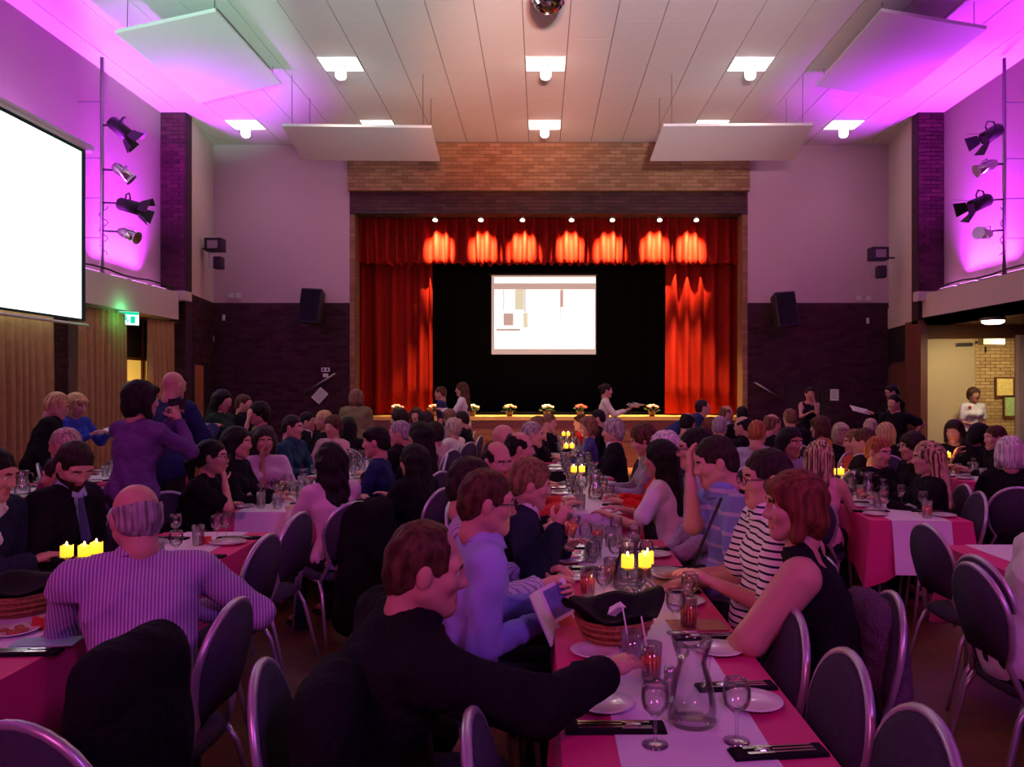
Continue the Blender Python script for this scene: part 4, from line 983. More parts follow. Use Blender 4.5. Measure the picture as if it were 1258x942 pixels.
    hP, hQ, hM = head_geo('f' if fem else 'm', lod)
    A = np.array(Hr)*HS; Vs.append(hP @ A.T.astype(np.float32)+np.array(H, np.float32)); Qs.append(hQ+off); Ms.append(hM); off += len(hP)
    hands = []
    for E, Wr, sgn, hk in ((ER, WR, 1, g('hr', 'rest')), (EL, WL, -1, g('hl', 'rest'))):
        pass
    for E, Wr, sgn, hk in ((ER, WR, 1, g('hand_r', 'rest')), (EL, WL, -1, g('hand_l', 'rest'))):
        fd = (Wr-E).normalized(); pn = Vector(g('palm_r' if sgn > 0 else 'palm_l', (0,0,-1))); bz = -(pn-fd*pn.dot(fd)); bz = bz.normalized() if bz.length > 0.05 else Vector((1,0,0)); bx = fd.cross(bz)
        M = np.array([[bx.x*sgn, fd.x, bz.x], [bx.y*sgn, fd.y, bz.y], [bx.z*sgn, fd.z, bz.z]], np.float32)*(0.92 if fem else 1.0)
        gP, gQ = hand_geo(hk, lod); o_ = Wr+fd*0.022
        Vs.append(gP @ M.T+np.array(o_, np.float32)); Qs.append((gQ if sgn > 0 else gQ[:, ::-1])+off); Ms.append(np.zeros(len(gQ), int)); off += len(gP)
        hands.append(o_+fd*0.07)
    def mk(name, P_, Q_, mm, mi=None):
        TRI[0] += 2*len(Q_); return inst(name, np_mesh(name, P_, Q_, mm, mi), t)
    body = mk('body', np.concatenate(Vs), np.concatenate(Qs), mats_, np.concatenate(Ms))
    # clothes
    style = g('top', 'shirt'); cm = spec['cloth']; nzz = (0.005, 31, hash_f(spec['label']), 0.014)
    collar = [cap(N-u*0.01+fwd*0.004, N+u*0.028+fwd*0.008, 0.080, 0.072, 0.02)]
    vneck = [cap(N+fwd*0.10-u*0.0, P+u*tl*(0.62)+fwd*0.145, 0.045, 0.012, 0.015, None, True)]
    def garment(name, o, mm, sleeve, coll=False, vn=False, nz_=nzz, hem=0.0):
        pr = torso(o)
        if sleeve == 'long': pr += arm(o*1.05, SL, EL, WL, True, 0.90)+arm(o*1.05, SR, ER, WR, True, 0.90)
        elif sleeve == 'three': pr += arm(o, SL, EL, WL, True, 0.5)+arm(o, SR, ER, WR, True, 0.5)
        elif sleeve == 'short': pr += arm(o*1.5, SL, EL, WL, False, 0.72)+arm(o*1.5, SR, ER, WR, False, 0.72)
        elif sleeve == 'none': pr = [p for i, p in enumerate(pr) if i != 3]
        if hem: pr.append(cap(P-u*hem-X*0.06, P+X*0.06, 0.12*w_+o, None, 0.03, fl(0.9)))
        if coll: pr += collar
        pr.append(ell(N+u*0.06+fwd*0.01, (0.072,0.070,0.05) if not coll else (0.05,0.05,0.03), 0.012, None, True))
        if sleeve == 'none':
            for S__, s in ((SL,-1),(SR,1)): pr.append(ell(S__+X*s*0.045-u*0.03, (0.065,0.10,0.10), 0.015, None, True))
            pr.append(ell(N-fwd*g('backless', 0.0)+u*0.03, (0.075,0.085,0.075+g('backless', 0)*1.2), 0.015, None, True))
        if vn: pr += vneck
        P_, Q_ = nets(*field(pr, h, noise=nz_)); return mk(name, P_, Q_, mm)
    def collar_piece(m__, sc=1.0):
        q = MB(); n = 22; rings = []
        for r_, z_ in ((0.070, 0.050), (0.074, 0.052), (0.100, 0.010), (0.096, 0.006)):
            rings.append([N+u*z_*(1 if abs(a_) < 2.6 else 0.7)+X*(r_*sc*math.sin(a_))+fwd*(r_*sc*-math.cos(a_)*0.95+0.010)-u*(0.018*(abs(a_)/PI)**2) for a_ in [(-PI+0.30)+(2*PI-0.60)*k/(n-1) for k in range(n)]])
        vs = [v for rg in rings for v in rg]; fs = []
        for i in range(4):
            j = (i+1) % 4
            for k in range(n-1): fs.append((i*n+k, i*n+k+1, j*n+k+1, j*n+k))
        fs += [(0, n, 2*n, 3*n), (n-1, 4*n-1, 3*n-1, 2*n-1)]
        q.add(vs, fs).obj('collar', m__, t, True)
    if lod < 2 and style in ('shirt', 'polo'): collar_piece(cm if style == 'shirt' else g('collm', cm), 0.98 if not fem else 0.88)
    if lod < 2 and style == 'suit' and not fem: collar_piece(spec['shirtm'], 0.96)
    if style == 'shirt': garment('shirt', 0.016, cm, 'long', coll=True)
    elif style == 'polo': garment('polo_shirt', 0.015, cm, 'short', coll=True, vn=g('vn', False))
    elif style == 'tee': garment('top', 0.012, cm, 'short', vn=g('vn', False))
    elif style == 'longtee': garment('top', 0.012, cm, 'long', vn=g('vn', False))
    elif style == 'sleeveless': garment('dress', 0.011, cm, 'none')
    elif style == 'suit':
        garment('shirt', 0.010, spec['shirtm'], 'long', coll=True)
        garment('jacket', 0.030, cm, 'long', vn=True, nz_=(0.003, 30, hash_f(spec['label']), 0.010), hem=0.06)
        if g('tie'):
            q = MB(); p0 = N+fwd*0.082-u*0.015; p1 = P+u*tl*0.60+fwd*(0.135*w_+0.02)
            sd = X*0.022; sd1 = X*0.036
            q.add([p0-sd*0.6, p0+sd*0.6, p1+sd1, p1-u*0.05, p1-sd1]+[v+fwd*0.012 for v in (p0-sd*0.6, p0+sd*0.6, p1+sd1, p1-u*0.05, p1-sd1)], ((4,3,2,1,0),(5,6,7,8,9),(0,1,6,5),(1,2,7,6),(2,3,8,7),(3,4,9,8),(4,0,5,9)))
            q.obj('tie', g('tie'), t)
    if lod < 2 or not sit:
        P_, Q_ = nets(*field(legs(0.014)+[cap(P-X*0.06, P+X*0.06, 0.125*w_, None, 0.03, fl(0.92))], h*1.3)); mk('trousers', P_, Q_, g('trm', M_trouser))
        for i in (0, 1): inst('shoe', shoe_me, t, Matrix.Translation(ank[i]+Vector((0,0.06,-0.085 if ank[i].z > 0.08 else 0))))
    # hair, eyes, glasses: share mesh data, sit in the head's frame
    MH = Matrix.Translation(H) @ Hr.to_4x4() @ Matrix.Scale(HS, 4)
    def shared(name, style_):
        c = g('hc', 'dark'); st = g('streak', False); key = 'hm_%s_%s_%d_%s' % (style_, c, lod, st)
        if key not in _hair:
            P_, Q_ = hair_geo(style_, lod); _hair[key] = np_mesh(name, P_, Q_, hair_mat(c, st)); 
        o = inst(name, _hair[key], t, MH); TRI[0] += 2*len(_hair[key].polygons); return o
    if g('hair') and g('hair') != 'shaved': shared('hair', g('hair'))
    if g('beard'): shared('beard', 'beard')
    if lod < 2:
        for s in (-1, 1): inst('eye', eye_me, body, MH @ Matrix.Translation((s*0.031, 0.073, 0.003)))
    if g('glasses'): inst('glasses', gl_me, t, MH)
    if sit and g('chair', True):
        c = chair(root+Rz @ Vector((0, 0.06, 0)), th, 'banquet chair under the '+spec['short'])
    spec['hands'] = [root+Rz @ p for p in hands]; spec['H'] = root+Rz @ H; spec['root'] = root; spec['Rz'] = Rz
    return t
def hash_f(s): return (sum(ord(c)*(i+1) for i, c in enumerate(s)) % 628)/100.0

# ---------------------------------------------------------------- banquet chair
M_upho = mat('mauve_grey_upholstery', (0.055,0.050,0.075), 0.9, var=0.25, scale=60, bump=0.2, bscale=300)
M_frame = mat('silver_lilac_chair_frame', (0.55,0.50,0.60), 0.35, 0.6, var=0.1)
def build_chair():
    t = empty('banquet_chair'); zs = 0.44
    q = MB(); n = 20; ring = []
    for k in range(n):
        a = 2*PI*k/n; ca, sa = math.cos(a), math.sin(a); ring.append((0.205*math.copysign(abs(ca)**0.6, ca), 0.205*math.copysign(abs(sa)**0.6, sa)))
    lv = ((0.90, 0.0), (1.0, 0.012), (1.0, 0.035), (0.93, 0.052), (0.75, 0.060))
    vs = [(x*s, y*s, zs-0.03+z) for s, z in lv for x, y in ring]; fs = [(i*n+k, i*n+(k+1) % n, (i+1)*n+(k+1) % n, (i+1)*n+k) for i in range(len(lv)-1) for k in range(n)]
    fs += [tuple(reversed(range(n))), tuple((len(lv)-1)*n+k for k in range(n))]; q.add(vs, fs).obj('seat', M_upho, t, True)
    # oval back, slightly reclined and curved
    def bp(x, z, d=0.0): # z from 0 (seat) to 1 (top)
        return Vector((x, -0.205-0.075*z+0.10*x*x*4*0.5+d, zs+0.07+z*0.42))
    out = []
    for k in range(25):
        a = PI*1.25-(PI*1.5)*k/24; x = 0.205*math.cos(a)*(1.0 if math.sin(a) > 0 else 0.97); z = 0.52+0.48*math.sin(a) if math.sin(a) > 0 else 0.52+0.60*math.sin(a)
        out.append((x, z))
    q = MB(); m = len(out); vs = []
    for d, s in ((-0.016, 0.97), (0.014, 0.97), (0.028, 0.80)):
        vs += [bp(x*s, 0.52+(z-0.52)*s, d) for x, z in out]
    c0, c1 = bp(0, 0.5, -0.02), bp(0, 0.5, 0.034); vs += [c0, c1]; fs = []
    for k in range(m):
        j = (k+1) % m; fs += [(k, j, m+j, m+k), (m+k, m+j, 2*m+j, 2*m+k), (j, k, 3*m), (2*m+k, 2*m+j, 3*m+1)]
    q.add(vs, fs).obj('backrest', M_upho, t, True)
    pts = [(-0.19,-0.17,zs-0.02)]+[tuple(bp(x, z)) for x, z in out]+[(0.19,-0.17,zs-0.02)]
    q = MB().tube([Vector(p) for p in pts], 0.0135, 8); q.obj('back_frame', M_frame, t, True)
    for sx in (-1, 1):
        MB().tube([(sx*0.17,0.13,zs-0.03),(sx*0.19,0.185,zs-0.06),(sx*0.205,0.225,0.0)], [0.0125,0.0125,0.010], 8).obj('leg', M_frame, t, True)
        MB().tube([(sx*0.19,-0.15,zs-0.02),(sx*0.195,-0.20,zs-0.10),(sx*0.21,-0.29,0.0)], [0.0125,0.0125,0.010], 8).obj('leg', M_frame, t, True)
    MB().tube([(-0.19,-0.17,zs-0.025),(-0.17,0.14,zs-0.03),(0.17,0.14,zs-0.03),(0.19,-0.17,zs-0.025)], 0.010, 6).obj('seat_frame', M_frame, t, True)
    return t
chair_proto = None
def chair(loc, th, label, group='banquet chairs'):
    global chair_proto
    if chair_proto is None: chair_proto = build_chair(); t = chair_proto
    else: t = copy_tree(chair_proto)
    t.location = (loc[0], loc[1], 0); t.rotation_euler = (0, 0, th); tag(t, label, 'chair', group); return t
# ---------------------------------------------------------------- tables and tableware
TZ = 0.75
def lm(x, y, a): return Matrix.Translation((x, y, 0)) @ Matrix.Rotation(a, 4, 'Z')
def cloth_mesh(L, Wd, drop, m, seed, wob=0.02, inset=0.0):
    """table cover: flat top, sides hanging in soft folds, corners falling to a point"""
    hw = Wd/2; rnd = random.Random(seed); per = []
    nx, ny = 8, max(6, int(L/0.12))
    for i in range(nx): per.append((-hw+Wd*i/nx, 0, 0, -1))
    for i in range(ny): per.append((hw, L*i/ny, 1, 0))
    for i in range(nx): per.append((hw-Wd*i/nx, L, 0, 1))
    for i in range(ny): per.append((-hw, L-L*i/ny, -1, 0))
    n = len(per); vs = []; fs = []; rows = 5
    corner = [0, nx, nx+ny, nx+ny+nx]
    for r_ in range(rows+1):
        t = r_/rows
        for k, (x, y, ax_, ay) in enumerate(per):
            cd = min(min(abs(k-c), n-abs(k-c)) for c in corner); e = max(0, 1-cd/2.2)
            if k in corner:
                c = corner.index(k); ax_, ay = ((-1,-1),(1,-1),(1,1),(-1,1))[c]; ax_ *= 0.8; ay *= 0.8
            out = 0.006+t*(0.012+wob*(0.5+0.5*math.sin(k*1.7+seed))+0.05*e)
            vs.append((x+ax_*out, y+ay*out, TZ+0.006-(0 if r_ == 0 else 0.004)-drop*t*(1+0.28*e)))
    for r_ in range(rows):
        for k in range(n): a = r_*n+k; b_ = r_*n+(k+1) % n; fs.append((a, a+n, b_+n, b_))
    top = [(x, y, TZ+0.006) for x, y, _, _ in per]; fs.append(tuple(range(n)))
    q = MB().add(vs, fs); off = len(q.v)
    q.add([(v[0]*0.985, v[1]+(0.01 if v[1] < L/2 else -0.01), v[2]-0.003) for v in vs], [tuple(reversed(f)) for f in fs]); return q
M_tleg = mat('table_leg_steel', (0.30,0.29,0.31), 0.4, 0.8)
def lathe_me(name, prof, m, n=14): return MB().lathe(prof, n).mesh(name, m, True)
WG = [(0,0),(0.034,0.0),(0.035,0.003),(0.008,0.009),(0.0042,0.02),(0.0040,0.072),(0.014,0.080),(0.032,0.098),(0.038,0.122),(0.036,0.145),(0.032,0.165),(0.0305,0.165),(0.0345,0.145),(0.0362,0.122),(0.0305,0.100),(0.012,0.083),(0,0.080)]
me_wine = lathe_me('bowl', WG, M_glass, 18); me_wine_lo = lathe_me('bowl', WG, M_glass, 10)
TG = [(0,0),(0.028,0),(0.031,0.004),(0.036,0.118),(0.034,0.118),(0.0290,0.012),(0,0.010)]
me_tumb = lathe_me('tumbler_glass', TG, M_glass, 16)
M_drink = mat('pink_orange_drink', (0.85,0.16,0.07), 0.1, var=0.05, emit=(0.8,0.12,0.05), es=0.0)
me_drink = lathe_me('drink', [(0,0.0125),(0.0285,0.0125),(0.0325,0.078),(0,0.079)], M_drink, 14)
me_plate = lathe_me('plate', [(0,0.0),(0.050,0.0),(0.052,0.004),(0.084,0.014),(0.088,0.017),(0.086,0.019),(0.055,0.009),(0,0.008)], M_china, 28)
q = MB(); q.box(-0.16, 0.16, -0.040, 0.040, 0, 0.008); q.box(-0.158, 0.155, -0.036, 0.038, 0.008, 0.014); me_nap = q.mesh('napkin', M_napk)
def cutlery(kind):
    q = MB(); y = {'knife': 0.020, 'fork': -0.020, 'spoon': 0.0}[kind]; x0, x1 = -0.12, 0.13
    q.add([(x0,y-0.006,0.015),(x0,y+0.006,0.015),(0.02,y+0.004,0.015),(0.02,y-0.004,0.015),(x0,y-0.006,0.019),(x0,y+0.006,0.019),(0.02,y+0.004,0.019),(0.02,y-0.004,0.019)], ((0,1,2,3),(7,6,5,4),(0,4,5,1),(1,5,6,2),(2,6,7,3),(3,7,4,0)))
    if kind == 'knife': q.box(0.02, x1-0.02, y-0.009, y+0.006, 0.016, 0.018)
    elif kind == 'fork':
        q.box(0.02, 0.07, y-0.009, y+0.009, 0.016, 0.019)
        for k in range(4): q.box(0.07, 0.115, y-0.009+k*0.0052, y-0.0065+k*0.0052, 0.016, 0.0185)
    else: q.ball((0.055,y,0.018), (0.030,0.012,0.005), 10, 6)
    return q.mesh(kind, M_chrome, False)
me_cut = [cutlery(k) for k in ('knife', 'fork', 'spoon')]
JG = [(0,0),(0.060,0),(0.064,0.008),(0.062,0.06),(0.050,0.115),(0.038,0.145),(0.037,0.16),(0.050,0.20),(0.054,0.215),(0.051,0.216),(0.047,0.20),(0.034,0.162),(0.034,0.146),(0.046,0.113),(0.058,0.06),(0.060,0.012),(0,0.010)]
me_jug = lathe_me('jug_glass', JG, M_glass, 22)
me_jugh = MB().tube([(0.050,0,0.19),(0.085,0,0.195),(0.10,0,0.15),(0.085,0,0.09),(0.058,0,0.075)], 0.006, 8).mesh('handle', M_glass, True)
me_jugs = MB().tube([(-0.050,0,0.190),(-0.064,0,0.215),(-0.070,0,0.222)], [0.018,0.012,0.008], 8).mesh('spout', M_glass, True)
M_water = mat('water', (0.95,0.95,1.0), 0.0, trans=1.0, var=0, ior=1.33)
M_candle = mat('lit_candle_wax', (1.0,0.6,0.1), 0.5, var=0, emit=(1.0,0.46,0.015), es=1.9)
q = MB(); n = 16; vs = [(0.027*math.cos(2*PI*k/n), 0.027*math.sin(2*PI*k/n), 0.0) for k in range(n)]+[(0.027*math.cos(2*PI*k/n), 0.027*math.sin(2*PI*k/n), 0.048+0.005*math.sin(k*1.3)) for k in range(n)]+[(0.018*math.cos(2*PI*k/n), 0.018*math.sin(2*PI*k/n), 0.042) for k in range(n)]+[(0,0,0.040)]
q.add(vs, [tuple(reversed(range(n)))]+[(k, (k+1)%n, n+(k+1)%n, n+k) for k in range(n)]+[(n+k, n+(k+1)%n, 2*n+(k+1)%n, 2*n+k) for k in range(n)]+[(2*n+k, 2*n+(k+1)%n, 3*n) for k in range(n)]); me_candle = q.mesh('wax', M_candle, True)
me_flame = MB().ball((0,0,0.056), (0.004,0.004,0.011), 8, 6).mesh('flame', mat('flame', (1,1,1), 0.5, var=0, emit=(1.0,0.75,0.25), es=12), True)
me_wick = MB().tube([(0,0,0.038),(0,0,0.050)], 0.001, 5).mesh('wick', M_black)
me_card = MB().add([(-0.035,-0.012,0),(0.035,-0.012,0),(0.035,0,0.045),(-0.035,0,0.045),(0.035,0.012,0),(-0.035,0.012,0)], ((0,1,2,3),(3,2,4,5),(0,3,5),(1,4,2),(0,5,4,1))).mesh('place_card', mat('red_place_card', (0.55,0.05,0.04), 0.6))

def thing_at(name, M, lab, cat, grp, parts):
    t = bpy.data.objects.new(name, None); COL.objects.link(t); t.empty_display_size = 0.05; t.matrix_basis = M
    t['label'] = lab; t['category'] = cat
    if grp: t['group'] = grp
    for nm, me in parts: inst(nm, me, t)
    return t
def solo(name, me, M, lab, cat, grp=None):
    o = inst(name, me); o.matrix_basis = M; o['label'] = lab; o['category'] = cat
    if grp: o['group'] = grp
    return o
ZT = TZ+0.0088
def candle_set(M, where, n=3, grp=None):
    spots = ((0,0),(0.075,0.01),(0.095,0.07))[:n]; od = ('one nearest the curtain side', 'middle one' if n == 3 else 'one nearest the doorway side', 'one furthest back')
    for i, (x, y) in enumerate(spots):
        G = M @ Matrix.Translation((x, y, ZT+0.165)) @ Matrix.Rotation(PI, 4, 'X')
        solo('upturned_glass', me_wine, G, 'upturned glass under candle, '+od[i]+', '+where, 'glass', 'upturned glasses under candles, '+where)
        thing_at('candle', M @ Matrix.Translation((x, y, ZT+0.1665)), 'amber glowing candle, '+od[i]+', '+where, 'candle', 'candles, '+where, (('wax', me_candle), ('wick', me_wick), ('flame', me_flame)))
    p = (M @ Vector((0.05, 0.02, ZT+0.26)))
    lamp('candle_light', 'POINT', p, 0.9, (1.0, 0.55, 0.15), shadow_soft_size=0.03)

ORD = ['first','second','third','fourth','fifth','sixth','seventh','eighth','ninth','tenth','eleventh','twelfth']
def section(key, where, x, y, ang, L, drop=0.36, settings=True, y_from=0.0, seed=1, candles=(), jugs=(), wide=0.68, gl=True, dens=1.0):
    M = lm(x, y, ang); rnd = random.Random(seed)
    n = max(1, round(L/1.83))
    for i in range(n):
        a, b = L*i/n, L*(i+1)/n
        t = empty('trestle_table'); t.matrix_basis = M @ Matrix.Translation((0, a, 0))
        tag(t, '%s trestle table under the crimson cloth, %s' % ('viewer end' if i == 0 else 'stage end', where) if n > 1 else 'trestle table under the crimson cloth, '+where, 'table', 'trestle tables, '+where)
        slab('table_top', -wide/2+0.005, wide/2-0.005, 0.005, b-a-0.005, TZ-0.025, TZ, M_brownwood, t)
        for sx in (-1, 1):
            for yy in (0.14, b-a-0.14):
                s2 = 1 if yy > 0.5 else -1
                MB().tube([(sx*0.22, yy+s2*0.0, TZ-0.03), (sx*0.26, yy+s2*0.06, 0.0)], 0.011, 6).obj('leg', M_tleg, t)
    o = cloth_mesh(L, wide, drop, M_cloth, seed).obj('tablecloth', M_cloth, None, False); o.matrix_basis = M
    tag(o, 'crimson tablecloth hanging in folds, '+where, 'tablecloth')
    rw = 0.20; dr = drop*0.99
    q = MB(); q.box(-rw, rw, -0.012, L+0.012, TZ+0.0068, TZ+0.0085)
    for yy, s_ in ((-0.034, -1), (L+0.034, 1)):
        vs = [(-rw, yy*0+(-0.010 if s_ < 0 else L+0.010), TZ+0.0085), (rw, (-0.010 if s_ < 0 else L+0.010), TZ+0.0085), (rw, yy+s_*0.045, TZ-dr), (-rw, yy+s_*0.045, TZ-dr)]
        q.add(vs+[(v[0], v[1]-s_*0.002, v[2]) for v in vs], ((0,1,2,3),(7,6,5,4),(0,4,5,1),(1,5,6,2),(2,6,7,3),(3,7,4,0)))
    o = q.obj('table_runner', M_runner); o.matrix_basis = M; tag(o, 'white paper runner down the middle of the table, '+where, 'table runner')
    yy = y_from+0.22; tot = 0; z_ = yy
    while z_ < L-0.12: tot += 1; z_ += 0.50/dens
    k = 0
    while settings and yy < L-0.12:
        k += 1; rk = tot-k
        for s_ in (-1, 1):
            pos = '%s place from the stage end, %s side, %s' % (ORD[rk], 'screen' if s_ < 0 else 'doorway', where)
            A = Matrix.Rotation(0 if s_ > 0 else PI, 4, 'Z')
            T_ = M @ Matrix.Translation((s_*0.235, yy+rnd.uniform(-0.02, 0.02), ZT-0.002))
            solo('side_plate', me_plate, T_ @ Matrix.Rotation(rnd.uniform(-0.3, 0.3), 4, 'Z'), 'white side plate, '+pos, 'plate', 'side plates, '+where)
            thing_at('napkin_set', M @ Matrix.Translation((s_*0.215, yy+0.17+rnd.uniform(-0.02, 0.02), ZT-0.002)) @ A @ Matrix.Rotation(rnd.uniform(-0.1, 0.1), 4, 'Z') @ Matrix.Scale(0.8, 4), 'black cutlery napkin, '+pos, 'napkin', 'napkins with cutlery, '+where, (('napkin', me_nap), ('knife', me_cut[0]), ('fork', me_cut[1]), ('spoon', me_cut[2])))
            if gl:
                solo('wine_glass', me_wine_lo, M @ Matrix.Translation((s_*0.135+rnd.uniform(-0.02, 0.02), yy+0.07+rnd.uniform(-0.03, 0.03), ZT)), 'wine glass, '+pos, 'glass', 'wine glasses, '+where)
                if rnd.random() < 0.75:
                    Mt = M @ Matrix.Translation((s_*0.08+rnd.uniform(-0.03, 0.03), yy-0.06+rnd.uniform(-0.04, 0.04), ZT))
                    if rnd.random() < 0.28: thing_at('tumbler', Mt, 'orange-red drink, '+pos, 'glass', 'tumblers of drink, '+where, (('tumbler_glass', me_tumb), ('drink', me_drink)))
                    else: thing_at('tumbler', Mt, 'empty tumbler, '+pos, 'glass', 'empty tumblers, '+where, (('tumbler_glass', me_tumb),))
        yy += 0.50/dens
    for ji, (jx, jy) in enumerate(sorted(jugs, key=lambda j: j[1])):
        thing_at('water_jug', M @ Matrix.Translation((jx, jy, ZT)), ('clear glass water jug, '+('' if len(jugs) == 1 else ORD[ji]+' from the viewer end, ')+where), 'jug', 'water jugs, '+where, (('jug_glass', me_jug), ('handle', me_jugh), ('spout', me_jugs)))
    for ci, (cx, cy) in enumerate(candles): candle_set(M @ Matrix.Translation((cx, cy, 0)), where if len(candles) == 1 else ORD[ci]+' cluster, '+where, 2)

section('C1', 'first central table', 0.40, 1.10, 0, 3.62, y_from=2.45, seed=1, jugs=((0.03, 2.62),))
section('C2', 'second central table', 0.40, 5.68, 0, 3.65, seed=2, candles=((-0.10, 1.25),), jugs=((0.06, 0.75), (-0.02, 1.5), (0.05, 2.9)), dens=1.3)
section('C3', 'third central table', 0.40, 9.40, 0, 3.65, seed=3, candles=((-0.08, 0.2), (-0.04, 2.6)), jugs=((0.06, 1.3), (0.03, 2.9)), dens=1.1)
section('L1', 'first screen side table', -2.08, 1.10, 0, 3.85, y_from=2.75, seed=4)
section('L2', 'second screen side table', -2.08, 5.75, 0, 3.65, seed=5, jugs=((0.03, 2.7), (-0.1, 3.1), (0.1, 2.95)), dens=1.3)
section('L3', 'third screen side table', -2.08, 9.60, 0, 3.6, seed=6, jugs=((0.0, 1.2),))
section('LL', 'curtain side table', -4.60, 5.75, 0, 3.65, seed=7, jugs=((0.15, 0.85),))
section('R1', 'first doorway side table', 2.72, 0.90, 0, 3.65, seed=8, settings=False)
section('R2', 'second doorway side table', 2.66, 5.37, R(-5), 3.65, seed=9, candles=((-0.22, 1.35),), jugs=((0.0, 1.1), (-0.05, 1.3)), dens=1.2)
section('R3', 'third doorway side table', 3.05, 9.4, R(-5), 3.2, seed=10, jugs=((0.0, 1.0),), candles=((-0.28, 1.3),))
section('RR', 'table by the open door', 4.52, 7.55, R(-3), 3.6, seed=11, jugs=((0.1, 1.0),), candles=((-0.2, 0.8),))

def TP(px, py, z=ZT): 
    D = (1.7-z)*944/(py-474); return Vector(((px-664)*D/944, D, z))
TM = lambda px, py, a=0, z=ZT, s=1.0: Matrix.Translation(TP(px, py, z)) @ Matrix.Rotation(a, 4, 'Z') @ Matrix.Scale(s, 4)
# near central table, placed one by one
for px, py, lab in ((731, 803, 'white side plate in front of the bread basket, reading man side'), (742, 868, 'white side plate under the cuff of the reaching arm'), (925, 866, 'white side plate beside the wine glass near the bottom corner'),
        (883, 801, 'white side plate just behind the big water jug'), (841, 741, 'white side plate opposite the woman in black'), (821, 705, 'white side plate beside the man in the blue polo'), (700, 690, 'white side plate beside the man drinking, napkin next to it')):
    solo('side_plate', me_plate, TM(px, py, 0, ZT-0.002), lab, 'plate')
M_menu = mat('printed_menu', (0.40,0.16,0.10), 0.5, var=0.5, scale=18)
me_menu = MB().box(-0.11, 0.11, -0.07, 0.07, 0, 0.003).mesh('menu', M_menu)
for px, py, a, s, lab in ((756, 896, 0.0, 0.86, 'black napkin with cutlery, nearest on the reaching man side'), (956, 926, PI+0.12, 0.78, 'black napkin with cutlery nearest the bottom corner chair'), (904, 845, PI+0.10, 0.78, 'black napkin with cutlery between the two right-hand plates'),
        (868, 784, PI+0.08, 0.78, 'black napkin with cutlery behind the big jug'), (826, 727, PI, 0.78, 'dark napkin with cutlery past the candles'), (699, 705, 0, 0.75, 'black napkin with cutlery by the reading man')):
    thing_at('napkin_set', TM(px, py, a, ZT-0.002, s), lab.replace('right-hand', 'window-far'), 'napkin', None, (('napkin', me_nap), ('knife', me_cut[0]), ('fork', me_cut[1]), ('spoon', me_cut[2])))
bpy.data.objects  # noqa
for px, py, a, lab in ((856, 768, 0.05, 'printed menu lying by the woman in black'), (832, 716, 0.0, 'printed menu lying by the striped polo man')):
    solo('menu', me_menu, TM(px, py, a, ZT-0.001), lab, 'menu')
for px, py, lab in ((805, 915, 'stemmed wine glass with a red reflection, nearest to the viewer'), (905, 911, 'stemmed wine glass beside the lone plate near the corner'), (830, 778, 'stemmed wine glass on the runner behind the big jug'), (848, 752, 'stemmed wine glass standing by the striped polo man'),
        (742, 743, 'stemmed wine glass in front of the second jug'), (757, 669, 'stemmed wine glass at the far end of the nearest central table'), (756, 700, 'stemmed wine glass beside the single candle')):
    solo('wine_glass', me_wine, TM(px, py), lab, 'glass')
for px, py, dr, lab in ((800, 835, 1, 'tumbler of red drink held by the reaching man'), (776, 818, 0, 'empty tumbler with a straw beside the reaching hand'), (722, 731, 1, 'tumbler of orange drink beside the booklet'), (734, 668, 1, 'short tumbler of orange drink at the far table end'), (750, 671, 0, 'clear tumbler at the far table end'), (726, 690, 0, 'clear tumbler near the drinking man'), (846, 770, 1, 'low tumbler with a slice of orange by the basket')):
    thing_at('tumbler', TM(px, py), lab, 'glass', None, (('tumbler_glass', me_tumb),)+((('drink', me_drink),) if dr else ()))
me_straw = MB().tube([(0.0,0.0,0.014),(-0.030,0.012,0.20)], 0.003, 6).mesh('straw', M_white, True)
for px, py, lab in ((776, 818, 'white straw leaning in the empty tumbler'), (800, 835, 'white straw leaning in the reaching man\'s drink')):
    solo('drinking_straw', me_straw, TM(px, py), lab, 'straw')
for px, py, a, lab in ((850, 886, 0.9, 'large clear glass water jug nearest on the white runner'), (771, 722, 0.7, 'clear water jug just behind the single candle')):
    thing_at('water_jug', TM(px, py, a, ZT, 1.08), lab, 'jug', None, (('jug_glass', me_jug), ('handle', me_jugh), ('spout', me_jugs)))
t = thing_at('pepper_mill', TM(823, 850), 'small metal pepper mill beside the big jug', 'shaker', None, ())
MB().lathe([(0,0),(0.019,0),(0.019,0.045),(0.014,0.05),(0.019,0.055),(0.017,0.075),(0,0.08)], 14).obj('mill_body', M_steel, t, True)
candle_set(Matrix.Translation(TP(771, 744).to_2d().to_3d()), 'nearest candles of the central row', 3)
candle_set(Matrix.Translation(TP(82, 728).to_2d().to_3d()), 'candles on the nearest table, screen side', 3)
